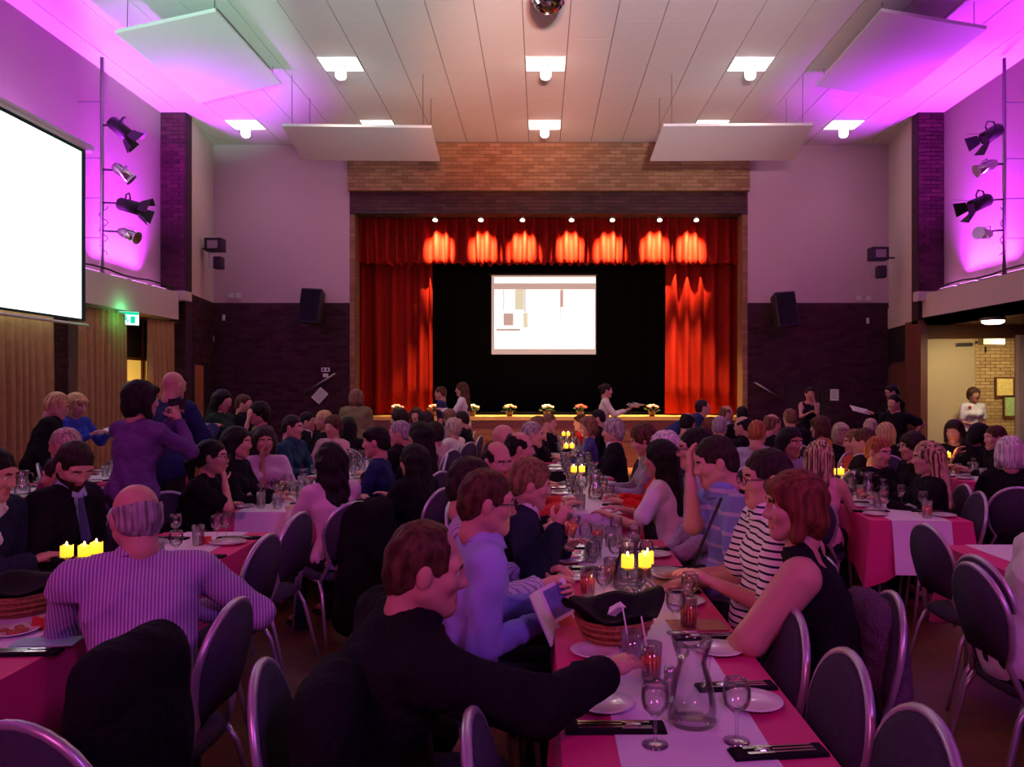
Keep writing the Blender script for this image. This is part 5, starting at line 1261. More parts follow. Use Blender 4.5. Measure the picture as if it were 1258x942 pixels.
# basket with napkin and bread
def basket(P, lab, s=1.0, seed=1):
    t = empty('bread_basket', P); tag(t, lab, 'basket')
    MB().lathe([(0,0),(0.085*s,0),(0.10*s,0.01),(0.145*s,0.09),(0.15*s,0.10),(0.142*s,0.10),(0.095*s,0.015),(0,0.01)], 26).obj('bowl', mat('wicker', (0.42,0.17,0.07), 0.7, var=0.4, scale=60, bump=0.8, bscale=90), t, True)
    for z in (0.03, 0.055, 0.08): MB().tube([((0.105+z*0.45)*s*math.cos(a), (0.105+z*0.45)*s*math.sin(a), z) for a in [2*PI*k/26 for k in range(26)]], 0.006, 5, closed=True).obj('wicker_band', mat('wicker', (0,0,0)), t, True)
    q = MB(); vs = []; n = 40; fs = []
    prof = ((0.03, 0.05), (0.10, 0.07), (0.135, 0.105), (0.15, 0.12), (0.175, 0.125))
    for i, (r_, z) in enumerate(prof):
        for k in range(n):
            a = 2*PI*k/n+0.5; pk = max(0, math.cos(2*(a-0.5)))**3; f = i/(len(prof)-1)
            rr = r_*(1+0.22*pk*f)+0.006*math.sin(7*a+seed)*f; vs.append((rr*math.cos(a)*s, rr*math.sin(a)*s, (z+pk*f*0.055+0.012*math.sin(5*a+seed)*f)))
    for i in range(len(prof)-1):
        for k in range(n): fs.append((i*n+k, i*n+(k+1)%n, (i+1)*n+(k+1)%n, (i+1)*n+k))
    fs.append(tuple(reversed(range(n)))); off = len(vs); vs2 = vs+[(v[0]*0.985, v[1]*0.985, v[2]+0.006) for v in vs]; fs2 = fs+[tuple(i+off for i in reversed(f)) for f in fs]+[((len(prof)-1)*n+k, (len(prof)-1)*n+(k+1)%n, (len(prof)-1)*n+(k+1)%n+off, (len(prof)-1)*n+k+off) for k in range(n)]
    q.add(vs2, fs2).obj('napkin_lining', M_napk, t, True)
    return t
basket(TP(754, 787), 'wicker bread basket lined with a pointed black napkin, central table', 1.0)
basket(TP(22, 752), 'wicker basket with a black lining on the screen side table', 1.15, 3)
q = MB(); q.add([(-0.03,-0.01,0.10),(0.01,-0.02,0.13),(0.04,0.0,0.125),(0.02,0.02,0.14),(-0.02,0.015,0.12),(0.0,0.0,0.09)], ((0,1,5),(1,2,5),(2,3,5),(3,4,5),(4,0,5),(4,3,2,1,0))); o = q.obj('crumpled_napkin', M_china); o.location = TP(756, 787); tag(o, 'crumpled white paper napkin in the black lined basket', 'napkin')
# near table on the screen side
for px, py, lab in ((275, 668, 'white side plate by the first empty chair, screen side table'), (85, 760, 'white side plate under the striped sleeve'), (60, 724, 'white side plate near the candles, screen side table')):
    solo('side_plate', me_plate, TM(px, py, 0, ZT-0.002), lab, 'plate')
o = thing_at('food_plate', TM(18, 778, 0, ZT-0.002), 'white plate of brown food at the very edge of the screen side table', 'plate', None, (('plate', me_plate),))
q = MB(); 
for k in range(9): q.ball((random.uniform(-0.04,0.04), random.uniform(-0.04,0.04), 0.014), (0.018,0.014,0.009), 8, 5)
c = q.obj('food', mat('brown_food', (0.35,0.12,0.04), 0.6, var=0.4, scale=40), o, True); c['kind'] = 'stuff'
thing_at('napkin_set', TM(28, 803, PI*0.02, ZT-0.002, 0.8), 'black napkin with cutlery beside the green menu', 'napkin', None, (('napkin', me_nap), ('knife', me_cut[0]), ('fork', me_cut[1]), ('spoon', me_cut[2])))
thing_at('napkin_set', TM(292, 662, 0.1, ZT-0.002, 0.7), 'black napkin with cutlery at the far end of the screen side table', 'napkin', None, (('napkin', me_nap), ('knife', me_cut[0]), ('fork', me_cut[1]), ('spoon', me_cut[2])))
M_gm = mat('mint_green_menu', (0.30,0.75,0.55), 0.4, var=0.35, scale=8)
solo('folded_menu', MB().box(-0.11,0.11,-0.05,0.05,0,0.006).mesh('folded_menu', M_gm), TM(58, 789, 0.12, ZT-0.001), 'mint green folded menu at the table edge by the striped shirt', 'menu')
for px, py, a, lab in ((48, 772, -0.4, 'red place card standing beside the bowl, screen side table'), (252, 668, 0.3, 'red place card by the far end plate, screen side table'), (772, 627, 0.1, 'red place card at the corner of the second central table')):
    solo('place_card', me_card, TM(px, py, a), lab, 'place card')
solo('wine_glass', me_wine, TM(278, 664), 'stemmed wine glass at the far end of the screen side table', 'glass')
t = thing_at('rimmed_bowl', TM(84, 740, 0, ZT-0.001), 'small white rimmed bowl below the candles, screen side', 'bowl', None, ())
MB().lathe([(0,0),(0.03,0),(0.055,0.03),(0.06,0.04),(0.054,0.04),(0.03,0.01),(0,0.008)], 20).obj('bowl_body', M_china, t, True)
# ---------------------------------------------------------------- people
c_black = mat('black_fabric', (0.010,0.009,0.012), 0.9, var=0.3, bump=0.7, bscale=11)
c_suitn = mat('navy_suit', (0.018,0.020,0.045), 0.85, var=0.2, bump=0.7, bscale=11)
c_navy = mat('navy_fabric', (0.02,0.03,0.10), 0.85, var=0.2, bump=0.7, bscale=11)
c_teal = mat('dark_teal_shirt', (0.02,0.07,0.09), 0.85, bump=0.7, bscale=11)
c_lilac = mat('lilac_blue_shirt', (0.36,0.36,0.80), 0.8, var=0.06, bump=0.25, bscale=12)
c_ltblue = mat('light_blue_shirt', (0.42,0.50,0.75), 0.8, bump=0.25, bscale=12)
c_white = mat('white_shirt', (0.75,0.72,0.76), 0.8, var=0.05, bump=0.25, bscale=12)
c_pink = mat('pale_pink_top', (0.66,0.42,0.58), 0.85, var=0.05, bump=0.35, bscale=9)
c_pinkb = mat('rose_pink_top', (0.70,0.32,0.40), 0.85, bump=0.7, bscale=11)
c_purple = mat('purple_top', (0.13,0.06,0.22), 0.85, bump=0.7, bscale=11)
c_olive = mat('olive_vest', (0.20,0.18,0.08), 0.9, bump=0.7, bscale=11)
c_dkgreen = mat('dark_green_top', (0.02,0.05,0.03), 0.9, bump=0.7, bscale=11)
c_blue = mat('royal_blue_top', (0.04,0.07,0.42), 0.85, bump=0.7, bscale=11)
c_maroon = mat('maroon_top', (0.22,0.03,0.10), 0.9, bump=0.7, bscale=11)
c_red = mat('bright_red_top', (0.62,0.02,0.02), 0.85, bump=0.7, bscale=11)
c_orange = mat('coral_red_dress', (0.62,0.07,0.05), 0.85, bump=0.7, bscale=11)
c_grey = mat('grey_shirt', (0.28,0.28,0.34), 0.85, bump=0.7, bscale=11)
c_greyl = mat('lilac_grey_shirt', (0.36,0.34,0.46), 0.85, bump=0.7, bscale=11)
c_yellow = mat('mustard_yellow_top', (0.62,0.45,0.02), 0.85, bump=0.7, bscale=11)
c_cream = mat('cream_blouse', (0.80,0.74,0.66), 0.8, var=0.04, bump=0.25, bscale=12)
c_pin = stripes('lilac_pinstripe', (0.27,0.15,0.40), (0.62,0.48,0.72), 0, 85, 0.62)
c_bw = stripes('white_shirt_navy_stripes', (0.80,0.76,0.84), (0.02,0.015,0.06), 2, 34, 0.68)
c_bluepolo = stripes('blue_polo_pale_bands', (0.22,0.30,0.66), (0.48,0.45,0.72), 2, 11, 0.80)
c_strip2 = stripes('lilac_striped_shirt', (0.55,0.45,0.72), (0.25,0.20,0.42), 0, 60, 0.7)
c_tie = mat('dark_patterned_tie', (0.05,0.06,0.16), 0.6, var=0.5, scale=60)
c_flor = mat('pink_patterned_blouse', (0.60,0.35,0.38), 0.85, var=0.45, scale=26)
c_sequin = mat('black_sequin_top', (0.02,0.02,0.03), 0.35, var=0.6, scale=50, bump=1.0, bscale=70)
c_bflor = mat('navy_white_patterned_top', (0.06,0.06,0.20), 0.8, var=0.9, scale=30)
A_, RT, LT, CM = 0, -90, 90, 180
PEOPLE = []
def p(short, label, px, py, D, face, sex='m', top='shirt', cloth=c_black, hair='short', hc='dark', **kw):
    d = dict(short=short, label=label, px=px, py=py, D=D, face=face, sex=sex, top=top, cloth=cloth, hair=hair, hc=hc); d.update(kw); PEOPLE.append(d); return d
wsh = dict(shirtm=c_white)
# --- central row, reaching-arm side
front = p('black-suited man reaching out', 'man in a black jacket reaching across the nearest table for a tumbler', 535, 643, 2.18, RT+8, top='suit', cloth=c_black, shirtm=c_black, hair='receding', hc='brown', lean=22, hyaw=-2, hpitch=-10, w=1.14, twist=24, al=1.02, sh=1.02, rh=(744, 826, 2.22), pole_r=(0.5,-0.5,-0.15), lh=(-0.2,0.30,0.60), hand_r='rest', palm_r=(-0.2,-0.1,-1), belly=0.9)
reader = p('spectacled man reading', 'man in a lilac-blue shirt and spectacles holding a booklet', 605, 578, 3.10, RT+14, top='shirt', cloth=c_lilac, hair='short', hc='brown', lean=8, hyaw=-8, hpitch=-8, glasses=True, rh=(662, 765, 3.02), lh=(676, 735, 3.16), hand_r='grip', hand_l='grip', palm_r=(-1,0,0.3), palm_l=(1,0,0.3), pole_r=(0.25,-0.6,-1))
p('man in striped lilac shirt', 'dark-haired man in a striped lilac shirt just behind the reading man', 583, 562, 3.62, RT, cloth=c_strip2, hair='short', hc='dark', lean=8)
drink = p('navy-suited man drinking', 'grinning man in a navy suit lifting a glass', 658, 566, 4.15, RT+4, top='suit', cloth=c_suitn, shirtm=c_white, hair='shorttop', hc='lightbrown', lean=16, hpitch=-12, rh=(686, 650, 3.78), lh=(0.0,0.36,0.82), hand_r='grip', palm_r=(-1,0,0), pole_r=(0.3,-0.3,-1))
p('round-faced balding man', 'balding dark-shirted man looking down at the central table', 614, 543, 5.0, RT-10, cloth=c_black, hair='bald', hc='dark', lean=8, hyaw=-42, hpitch=-14, w=1.1)
p('bald man with dark sides', 'bald-crowned man with dark side hair and an orange collar', 641, 530, 5.9, RT, cloth=c_orange, hair='bald', hc='black', lean=8)
p('bald man by chair row', 'completely bald man sitting back from the central table', 621, 521, 6.9, RT, cloth=c_maroon, hair=None, lean=2)
p('grey-haired man at second table', 'grey-haired man in black leaning to the second central table', 656, 518, 7.7, RT, cloth=c_black, hair='short', hc='grey', lean=14)
p('long-haired woman at far table', 'woman with long fair hair on the far side of the grey-haired man', 664, 511, 9.6, RT, sex='f', top='longtee', cloth=c_black, hair='long', hc='lightbrown', lean=8, rh='chin', hyaw=-20)
p('woman resting chin', 'woman in black resting her chin in her hand at the far central table', 676, 508, 10.8, RT, sex='f', top='longtee', cloth=c_black, hair='short', hc='lightbrown', rh='chin', hyaw=-25)
# --- central row, other side
lady = p('bare-armed woman in black', 'smiling auburn-haired woman in a sleeveless black dress, bare arm on her lap', 972, 579, 2.88, LT-8, sex='f', top='sleeveless', cloth=c_black, hair='bob', hc='auburn', lean=12, hyaw=8, hpitch=-4, w=1.36, armw=1.7, sh=1.18, lh=(0.0,0.40,0.69), rh=(0.1,0.30,0.70), pole_l=(-0.5,0.7,-0.9), twist=-14, backless=0.05)
polo = p('man in white polo with navy stripes', 'dark-haired man in a white polo with navy stripes and glasses', 938, 552, 3.40, LT, top='polo', cloth=c_bw, hair='short', hc='dark', lean=4, hyaw=4, glasses=True, lh=(876, 715, 3.25), rh=(0.12,0.36,0.80), belly=1.0, w=1.08, armw=1.1)
blue = p('man in blue polo hiding face', 'man in a blue banded polo holding his hand to his forehead', 870, 534, 3.95, LT+4, top='polo', cloth=c_bluepolo, hair='short', hc='dark', lean=12, hpitch=-16, rh='brow', hand_r='rest', palm_r=(0,-1,0), pole_r=(-0.1,-0.2,-1), lh=(843, 706, 3.75), belly=0.95, w=1.10, armw=1.15)
p('man in crumpled grey shirt', 'man in a crumpled lilac-grey shirt slouching behind the blue polo', 852, 524, 4.75, LT, cloth=c_greyl, hair='short', hc='black', glasses=True, lean=12, w=1.08, lh='lap', rh='lap')
p('woman in white and long black hair', 'woman with long black hair and a white top, back to the viewer', 808, 540, 5.35, LT-24, sex='f', top='tee', cloth=c_white, hair='long', hc='black', lean=12)
p('grey-curled person in red', 'person with curly pale grey hair and a bright red top', 813, 531, 6.1, LT, sex='f', top='longtee', cloth=c_red, hair='perm', hc='white', lean=4)
p('woman in grey cardigan', 'brown-haired woman in a grey cardigan over a striped collar', 784, 523, 6.7, LT, sex='f', top='longtee', cloth=c_grey, hair='perm', hc='brown', lean=14, hpitch=-20)
p('grey-curled woman in dark jacket', 'woman with curly grey hair, pale scarf and a dark jacket', 751, 515, 8.2, LT, sex='f', top='suit', cloth=c_black, shirtm=c_white, hair='perm', hc='grey', lean=6)
p('woman in red with patterned sleeves', 'brown-haired woman in red with navy patterned sleeves', 721, 511, 9.6, LT, sex='f', top='longtee', cloth=c_bflor, hair='bob', hc='lightbrown', lean=4, hyaw=20)
p('dark-haired person far central', 'dark-haired person in black beyond the woman in red', 733, 503, 11.4, LT, cloth=c_black, hair='short', hc='black')
p('child in red at far table', 'small person in red at the stage end of the central row', 712, 513, 12.2, LT, top='tee', cloth=c_red, hair='fringe', hc='brown')
# --- screen side, near table
p('young man at picture edge', 'young man in a dark suit and white shirt at the table edge by the basket', 0, 552, 3.85, RT, top='suit', cloth=c_suitn, shirtm=c_white, hair='short', hc='black', lean=12, hpitch=-16, hyaw=4, rh=(36, 690, 3.9), lh='lap')
beard = p('bearded man looking down', 'bearded man in a dark suit and pale blue shirt with tie, looking down', 100, 549, 4.30, RT-6, top='suit', cloth=c_black, shirtm=c_ltblue, tie=c_tie, hair='short', hc='dark', beard=True, lean=14, hpitch=-34, hyaw=-26, w=1.1, lh='lap', rh='lap')
pin = p('man in pinstriped shirt', 'balding man in a lilac pinstriped shirt leaning on the table, back turned', 164, 594, 2.95, 24, cloth=c_pin, hair='ring', hc='grey', lean=20, w=1.22, sh=1.16, hpitch=-14, hyaw=18, lh=(-0.06,0.42,0.80), rh=(0.16,0.34,0.80), pole_l=(-1,-0.1,-0.5), pole_r=(1,-0.1,-0.6), side=-4, twist=8, chair=False)
cam_w = p('woman taking a photo', 'standing woman with a dark bob and purple top raising a camera', 176, 467, 5.25, -18, sex='f', pose='stand', top='longtee', cloth=c_purple, hair='bob', hc='black', rh='cam', lh='cam', hand_r='grip', hand_l='grip', palm_r=(-1,0,0), palm_l=(1,0,0), w=1.12, hyaw=-20, chair=False)
p('standing bald man', 'standing bald man in a navy jacket, back turned', 215, 453, 6.9, -22, pose='stand', top='suit', cloth=c_navy, shirtm=c_navy, hair=None, w=1.12, chair=False, rh='hold', lh='hold')
p('stooping blond man', 'standing blond man in a dark coat stooping beside the curtains', 76, 486, 8.0, RT+25, pose='stand', top='suit', cloth=c_black, shirtm=c_black, hair='shorttop', hc='blond', lean=16, hpitch=-18, chair=False, w=1.05)
wpap = p('blond woman with paper', 'blond woman in a blue top reading a white paper by the curtains', 98, 486, 8.5, RT-15, sex='f', pose='stand', top='longtee', cloth=c_blue, hair='bob', hc='blond', lean=12, hpitch=-20, chair=False, rh='hold', lh='hold')
p('grey-blond person facing curtains', 'seated person with short grey-blond hair facing the ochre curtains', 77, 526, 5.75, LT, sex='f', top='longtee', cloth=c_maroon, hair='short', hc='greyblond', lean=6)
p('person with hair bun', 'seated person with a dark bun and maroon top behind the bearded man', 72, 560, 4.95, LT+10, sex='f', top='longtee', cloth=c_maroon, hair='bun', hc='dark', lean=14)
# --- second table screen side
chin = p('woman resting chin on hand', 'woman in black with glasses and dark hair, chin on her raised hand', 262, 540, 5.70, RT+6, sex='f', top='tee', cloth=c_black, hair='pony', hc='black', glasses=True, lean=26, rh='chin', palm_r=(0,1,0), pole_r=(0.5,0.8,-1), lh=(0.0,0.40,0.80), hpitch=-2)
p('woman with curtain of dark hair', 'woman with very long straight black hair hiding her face', 294, 524, 6.3, RT, sex='f', top='longtee', cloth=c_black, hair='long', hc='black', lean=8)
p('woman in pale pink top', 'long-haired woman in a pale pink sleeveless top facing the viewer', 325, 525, 7.3, CM+28, sex='f', top='tee', cloth=c_pink, hair='long', hc='dark', lean=4, rh='chin', skin='mid')
p('man in teal shirt', 'man in a dark teal shirt at the second screen side table', 361, 510, 8.3, RT-10, cloth=c_teal, hair='short', hc='dark', lean=6)
p('standing dark-haired woman', 'standing woman with long dark hair and a green-black top looking down', 277, 481, 9.2, RT-14, sex='f', pose='stand', top='longtee', cloth=c_dkgreen, hair='longwavy', hc='black', lean=8, hpitch=-16, chair=False)
p('brown-haired man behind', 'brown-haired person half hidden behind the standing dark-haired woman', 301, 487, 10.4, RT, pose='stand', top='shirt', cloth=c_black, hair='short', hc='brown', chair=False, lean=6)
p('woman in sequins', 'standing woman in a glittering black sequin top bending with a raised arm', 316, 498, 8.9, CM-50, sex='f', pose='stand', top='tee', cloth=c_sequin, hair='perm', hc='black', lean=22, chair=False, lh='brow')
p('dark-suited man by notice', 'dark-suited man with black hair seated under the tilted notice', 379, 506, 10.6, RT, top='suit', cloth=c_black, shirtm=c_white, hair='short', hc='black')
p('blond person by notice', 'short-haired blond person seated under the tilted notice', 396, 504, 9.9, LT+30, sex='f', top='longtee', cloth=c_black, hair='short', hc='blond')
p('curly woman in patterned blouse', 'woman with short dark curls and a pink patterned blouse facing the viewer', 408, 511, 9.1, CM-18, sex='f', top='longtee', cloth=c_flor, hair='perm', hc='brown', lean=0)
back = p('long-haired woman in pale pink', 'woman with long black wavy hair and a pale pink long-sleeved top, back turned', 404, 544, 5.35, 42, sex='f', top='longtee', cloth=c_pink, hair='longwavy', hc='black', lean=14, w=1.05)
p('person with black cap of hair', 'person in a blue jacket with a cap of black hair in profile', 460, 524, 6.5, LT, sex='f', top='longtee', cloth=c_navy, hair='fringe', hc='black', lean=10, w=1.05)
p('grey-haired man with cap strap', 'grey-haired man in black at the second screen side table', 489, 517, 7.8, LT-20, cloth=c_black, hair='short', hc='grey', hyaw=25)
p('woman in black with very long hair', 'woman with very long dark hair in black beside the grey-haired man', 514, 518, 7.0, LT-30, sex='f', top='longtee', cloth=c_black, hair='long', hc='black', lean=2, w=1.1)
p('person in long black coat', 'person in a long black coat seated between the two rows', 506, 560, 5.9, 60, top='suit', cloth=c_black, shirtm=c_black, hair='long', hc='black', sex='f', w=1.15, lean=8)
p('standing person in olive vest', 'standing person in an olive vest with dark sleeves, back turned', 438, 479, 11.2, 0, pose='stand', top='suit', cloth=c_olive, shirtm=c_black, hair='bob', hc='lightbrown', chair=False, w=1.2, sex='f')
p('dark-haired woman in front of vest', 'dark-haired woman seated in front of the olive vest', 428, 512, 9.7, 10, sex='f', top='longtee', cloth=c_black, hair='long', hc='black')
# stage end of the screen side row
p('curly dark-haired person', 'curly dark-haired person below the pink and white flowers', 489, 503, 10.0, LT, sex='f', top='longtee', cloth=c_black, hair='perm', hc='dark')
p('person in dark fur hair', 'dark curly-haired person seated beside the coral flowers', 521, 506, 11.0, LT-20, sex='f', top='longtee', cloth=c_black, hair='perm', hc='dark')
p('brown-haired seated woman', 'brown-haired woman seated just under the coral flowers', 511, 500, 12.6, CM, sex='f', top='longtee', cloth=c_maroon, hair='bob', hc='brown')
p('woman in flowery top', 'dark curly woman in a black and pink flowery top', 532, 521, 9.4, LT-30, sex='f', top='tee', cloth=c_flor, hair='perm', hc='dark', w=1.05)
p('blond curly person', 'person with curly light brown hair facing the stage', 551, 503, 12.4, LT-50, sex='f', top='longtee', cloth=c_grey, hair='perm', hc='lightbrown')
p('pale curly person', 'older person with pale curly hair and light top', 555, 519, 10.6, LT-30, sex='f', top='longtee', cloth=c_cream, hair='perm', hc='greyblond')
p('dark-suited man by white chair', 'man in a dark suit on the last chair before the stage', 566, 505, 11.8, LT-10, top='suit', cloth=c_black, shirtm=c_white, hair='short', hc='dark')
p('boy in navy', 'standing boy in navy in front of the red curtain edge', 540, 475, 14.6, LT, pose='stand', top='tee', cloth=c_navy, hair='short', hc='brown', chair=False)
srv1 = p('walking woman with long brown hair', 'walking woman in a white top with long brown hair before the stage', 566, 469, 14.2, LT, sex='f', pose='stand', top='longtee', cloth=c_white, hair='longwavy', hc='brown', chair=False, lean=6, rh='hold', lh='hold')
srv2 = p('server with plates', 'server in a white blouse carrying plates along the stage', 746, 471, 14.2, RT, sex='f', pose='stand', top='longtee', cloth=c_cream, hair='bun', hc='dark', chair=False, lean=8, rh='hold', lh='hold', palm_r=(0,0,1), palm_l=(0,0,1))
# --- between central and doorway side rows
p('bending man in navy', 'man in a navy shirt bending over beside the stage', 862, 490, 12.0, RT, pose='stand', cloth=c_navy, hair='short', hc='dark', lean=58, hpitch=10, chair=False, rh='down', lh='down')
p('bald man in grey', 'man with a bald patch and grey shirt behind the blue polo man', 846, 507, 8.9, -30, cloth=c_grey, hair='bald', hc='black', hpitch=-14)
p('grey-haired man from behind', 'man with neat silver grey hair seen from behind', 884, 511, 9.1, A_-15, cloth=c_black, hair='short', hc='grey')
p('fair bald man far', 'fair balding man seated near the stage corner', 894, 498, 12.4, RT, cloth=c_grey, hair='bald', hc='lightbrown')
p('dark man with bald spot', 'dark-haired man with a bald spot in a black shirt', 911, 511, 9.8, 60, cloth=c_black, hair='bald', hc='black')
p('standing dark figure', 'dark-haired person in black just behind the bald spot', 911, 499, 12.0, 0, cloth=c_black, hair='short', hc='black')
p('red-haired woman far', 'auburn long-haired woman between two grey-haired men', 872, 512, 10.3, 30, sex='f', top='longtee', cloth=c_maroon, hair='long', hc='auburn')
p('balding ginger man', 'balding ginger-haired man in a lilac-grey shirt, back turned', 931, 517, 7.6, A_-25, cloth=c_greyl, hair='receding', hc='ginger', w=1.15, lean=8, hpitch=-14)
p('bald man with white collar', 'bald man in black with a wide white collar', 950, 508, 9.2, -60, top='suit', cloth=c_black, shirtm=c_white, hair='bald', hc='lightbrown')
p('fair short-haired person', 'person with short fair brown hair facing the hatch', 970, 502, 10.4, A_, cloth=c_black, hair='short', hc='lightbrown')
p('dark woman turned to viewer', 'woman with black hair turned towards the viewer in a grey top', 973, 525, 6.6, CM+20, sex='f', top='longtee', cloth=c_grey, hair='long', hc='black', skin='tan')
p('woman in mustard yellow', 'brown-haired woman in a mustard yellow top', 1006, 511, 9.0, 50, sex='f', top='longtee', cloth=c_yellow, hair='bob', hc='brown', w=1.05)
p('woman at the hatch', 'standing woman in a black sleeveless top with folded hands at the hatch', 995, 476, 14.6, CM, sex='f', pose='stand', top='sleeveless', cloth=c_black, hair='bun', hc='dark', chair=False, lh='mouth', rh='hold')
p('woman with sunglasses bob', 'woman with a pale bob and dark glasses facing the viewer', 1034, 521, 9.3, CM, sex='f', top='longtee', cloth=c_black, hair='bob', hc='greyblond', glasses=True)
p('woman with streaked hair', 'woman with streaked blond hair and a pink top, back turned', 1008, 541, 5.9, -35, sex='f', top='sleeveless', cloth=c_pinkb, hair='long', hc='blond', streak=True, lean=14, w=1.12)
p('woman in coral dress', 'woman in a coral red dress with long fair hair in profile', 1048, 529, 7.9, LT, sex='f', top='longtee', cloth=c_orange, hair='long', hc='lightbrown')
p('man with turned head in suit', 'brown-haired man in a black suit and white shirt leaning back', 1059, 526, 7.2, LT-30, top='suit', cloth=c_black, shirtm=c_white, hair='short', hc='brown', lean=-6)
p('fair-haired older man', 'older man with fair short hair near the reading pair', 1070, 514, 9.9, A_-30, cloth=c_grey, hair='short', hc='greyblond')
p('blond bobbed woman', 'woman with a light blond bob, back turned, near the apron wearer', 1088, 519, 8.8, A_-20, sex='f', top='longtee', cloth=c_black, hair='bob', hc='blond')
p('older woman in black scoop neck', 'older woman with short fair hair and a black scoop-neck top facing the viewer', 1082, 537, 6.6, CM+26, sex='f', top='longtee', cloth=c_black, hair='short', hc='ginger', w=1.12, lean=6, hpitch=-10)
p('dark curly woman by chair', 'woman with dark curly hair beside the long-haired brunette', 1118, 541, 7.3, LT, sex='f', top='longtee', cloth=c_black, hair='perm', hc='dark')
p('long-haired brunette in black', 'woman in black with very long brown hair in profile', 1137, 542, 6.0, LT-8, sex='f', top='longtee', cloth=c_black, hair='long', hc='lightbrown', streak=True, w=1.1, lean=6)
p('apron wearer with bare arms', 'standing dark-haired person in a black tabard over a white shirt, arm on hip', 1098, 487, 11.6, LT+30, pose='stand', top='tee', cloth=c_black, hair='short', hc='black', chair=False, rh='down', lh=(-0.30,0.02,1.0))
pap = p('bespectacled man with sheet', 'standing bespectacled man in a dark suit holding a white sheet', 1093, 472, 12.6, LT, top='suit', cloth=c_black, shirtm=c_white, hair='short', hc='black', pose='stand', chair=False, glasses=True, rh='hold', lh='hold', hpitch=-16)
# --- table by the door
p('bobbed brunette in black', 'woman with a dark bob crossing her arm at the table by the door', 1172, 516, 8.6, CM-40, sex='f', top='tee', cloth=c_black, hair='bob', hc='dark', rh=(-0.05,0.3,0.95))
door_p = p('woman in the doorway', 'woman in a white V-neck top with a red flower standing in the doorway', 1197, 477, 13.7, CM, sex='f', pose='stand', top='tee', cloth=c_white, vn=True, hair='perm', hc='brown', chair=False, rh=(0.02,0.22,1.0), lh=(-0.02,0.22,0.98), skin='mid')
p('black-haired person by door', 'black-haired person leaning to a brown-haired neighbour by the door', 1206, 520, 8.9, RT-10, sex='f', top='longtee', cloth=c_black, hair='bob', hc='black')
p('brown-haired person by door', 'short brown-haired person in black by the door table', 1221, 523, 8.2, LT, cloth=c_black, hair='short', hc='brown')
p('pink-blond haired woman', 'woman with pale pinkish blond hair and black top at the picture edge', 1240, 536, 6.1, -20, sex='f', top='longtee', cloth=c_black, hair='bob', hc='white', w=1.25)
# partly outside the frame
p('person in pale lilac shirt', 'person in a crumpled pale lilac shirt on the chair at the picture edge', 1330, 592, 3.3, RT, cloth=c_white, hair='short', hc='dark', w=1.3, sh=1.2, lean=24, rh='lap', lh='lap')

for s_ in PEOPLE: person(s_)

# ---------------------------------------------------------------- held and worn things
def box_thing(name, c, sx, sy, sz, rot, m, lab, cat):
    o = MB().box(-sx/2, sx/2, -sy/2, sy/2, -sz/2, sz/2).obj(name, m); o.location = c; o.rotation_euler = rot; tag(o, lab, cat); return o
# booklet held by the reader: two leaves
t = empty('booklet', W(690, 745, 3.05)); t.rotation_euler = (R(10), R(-25), R(-48)); tag(t, 'printed booklet with a photo cover held open by the spectacled man', 'booklet')
M_pg = mat('booklet_page', (0.75,0.68,0.80), 0.5, var=0.1, scale=20)
slab('page', -0.005, 0.0, -0.075, 0.075, -0.10, 0.10, M_pg, t)
o = MB().box(-0.006, 0.0, -0.15, 0.0, -0.10, 0.10, Matrix.Translation((0,-0.075,0)) @ Matrix.Rotation(R(35), 4, 'Z')).obj('page', M_pg, t)
slab('cover_photo', -0.0, 0.002, -0.06, 0.05, -0.03, 0.085, mat('cover_photo_print', (0.12,0.14,0.40), 0.4, var=0.7, scale=25), t)
slab('cover_photo', -0.0, 0.002, -0.05, 0.03, -0.085, -0.045, mat('cover_red_print', (0.55,0.12,0.06), 0.4, var=0.4, scale=25), t)
# tumbler in the drinking man's hand
G = Matrix.Translation(W(697, 648, 3.74)-Vector((0,0,0.05))) @ Matrix.Rotation(R(18), 4, 'Y')
thing_at('tumbler', G, 'dark red drink raised by the man in the navy suit', 'glass', None, (('tumbler_glass', me_tumb), ('drink', me_drink)))
# camera held by the standing woman
h = sum(cam_w['hands'], Vector())/2
box_thing('camera_phone', h+Vector((0.0,0.02,0.03)), 0.15, 0.012, 0.075, (0,0,R(-20)), M_black, 'black camera phone raised by the woman in purple', 'phone')
h = sum(wpap['hands'], Vector())/2
box_thing('paper_sheet', h+Vector((0.05,0,0.02)), 0.21, 0.15, 0.003, (R(20),R(-15),0), M_white, 'white paper held by the blond woman in blue', 'paper')
h = sum(pap['hands'], Vector())/2
box_thing('paper_sheet', h+Vector((-0.12,0,0.03)), 0.30, 0.21, 0.003, (R(25),R(14),0), M_white, 'white sheet held by the standing bespectacled man', 'paper')
for k in range(3):
    h = srv2['hands'][k % 2]
    o = solo('carried_plate', me_plate, Matrix.Translation(h+Vector((0.05+0.06*k, 0.02*k, 0.04+0.018*k))) @ Matrix.Rotation(R(12), 4, 'Y') @ Matrix.Scale(1.5, 4), ('lowest', 'middle', 'topmost')[k]+' white plate carried by the server at the stage', 'plate')
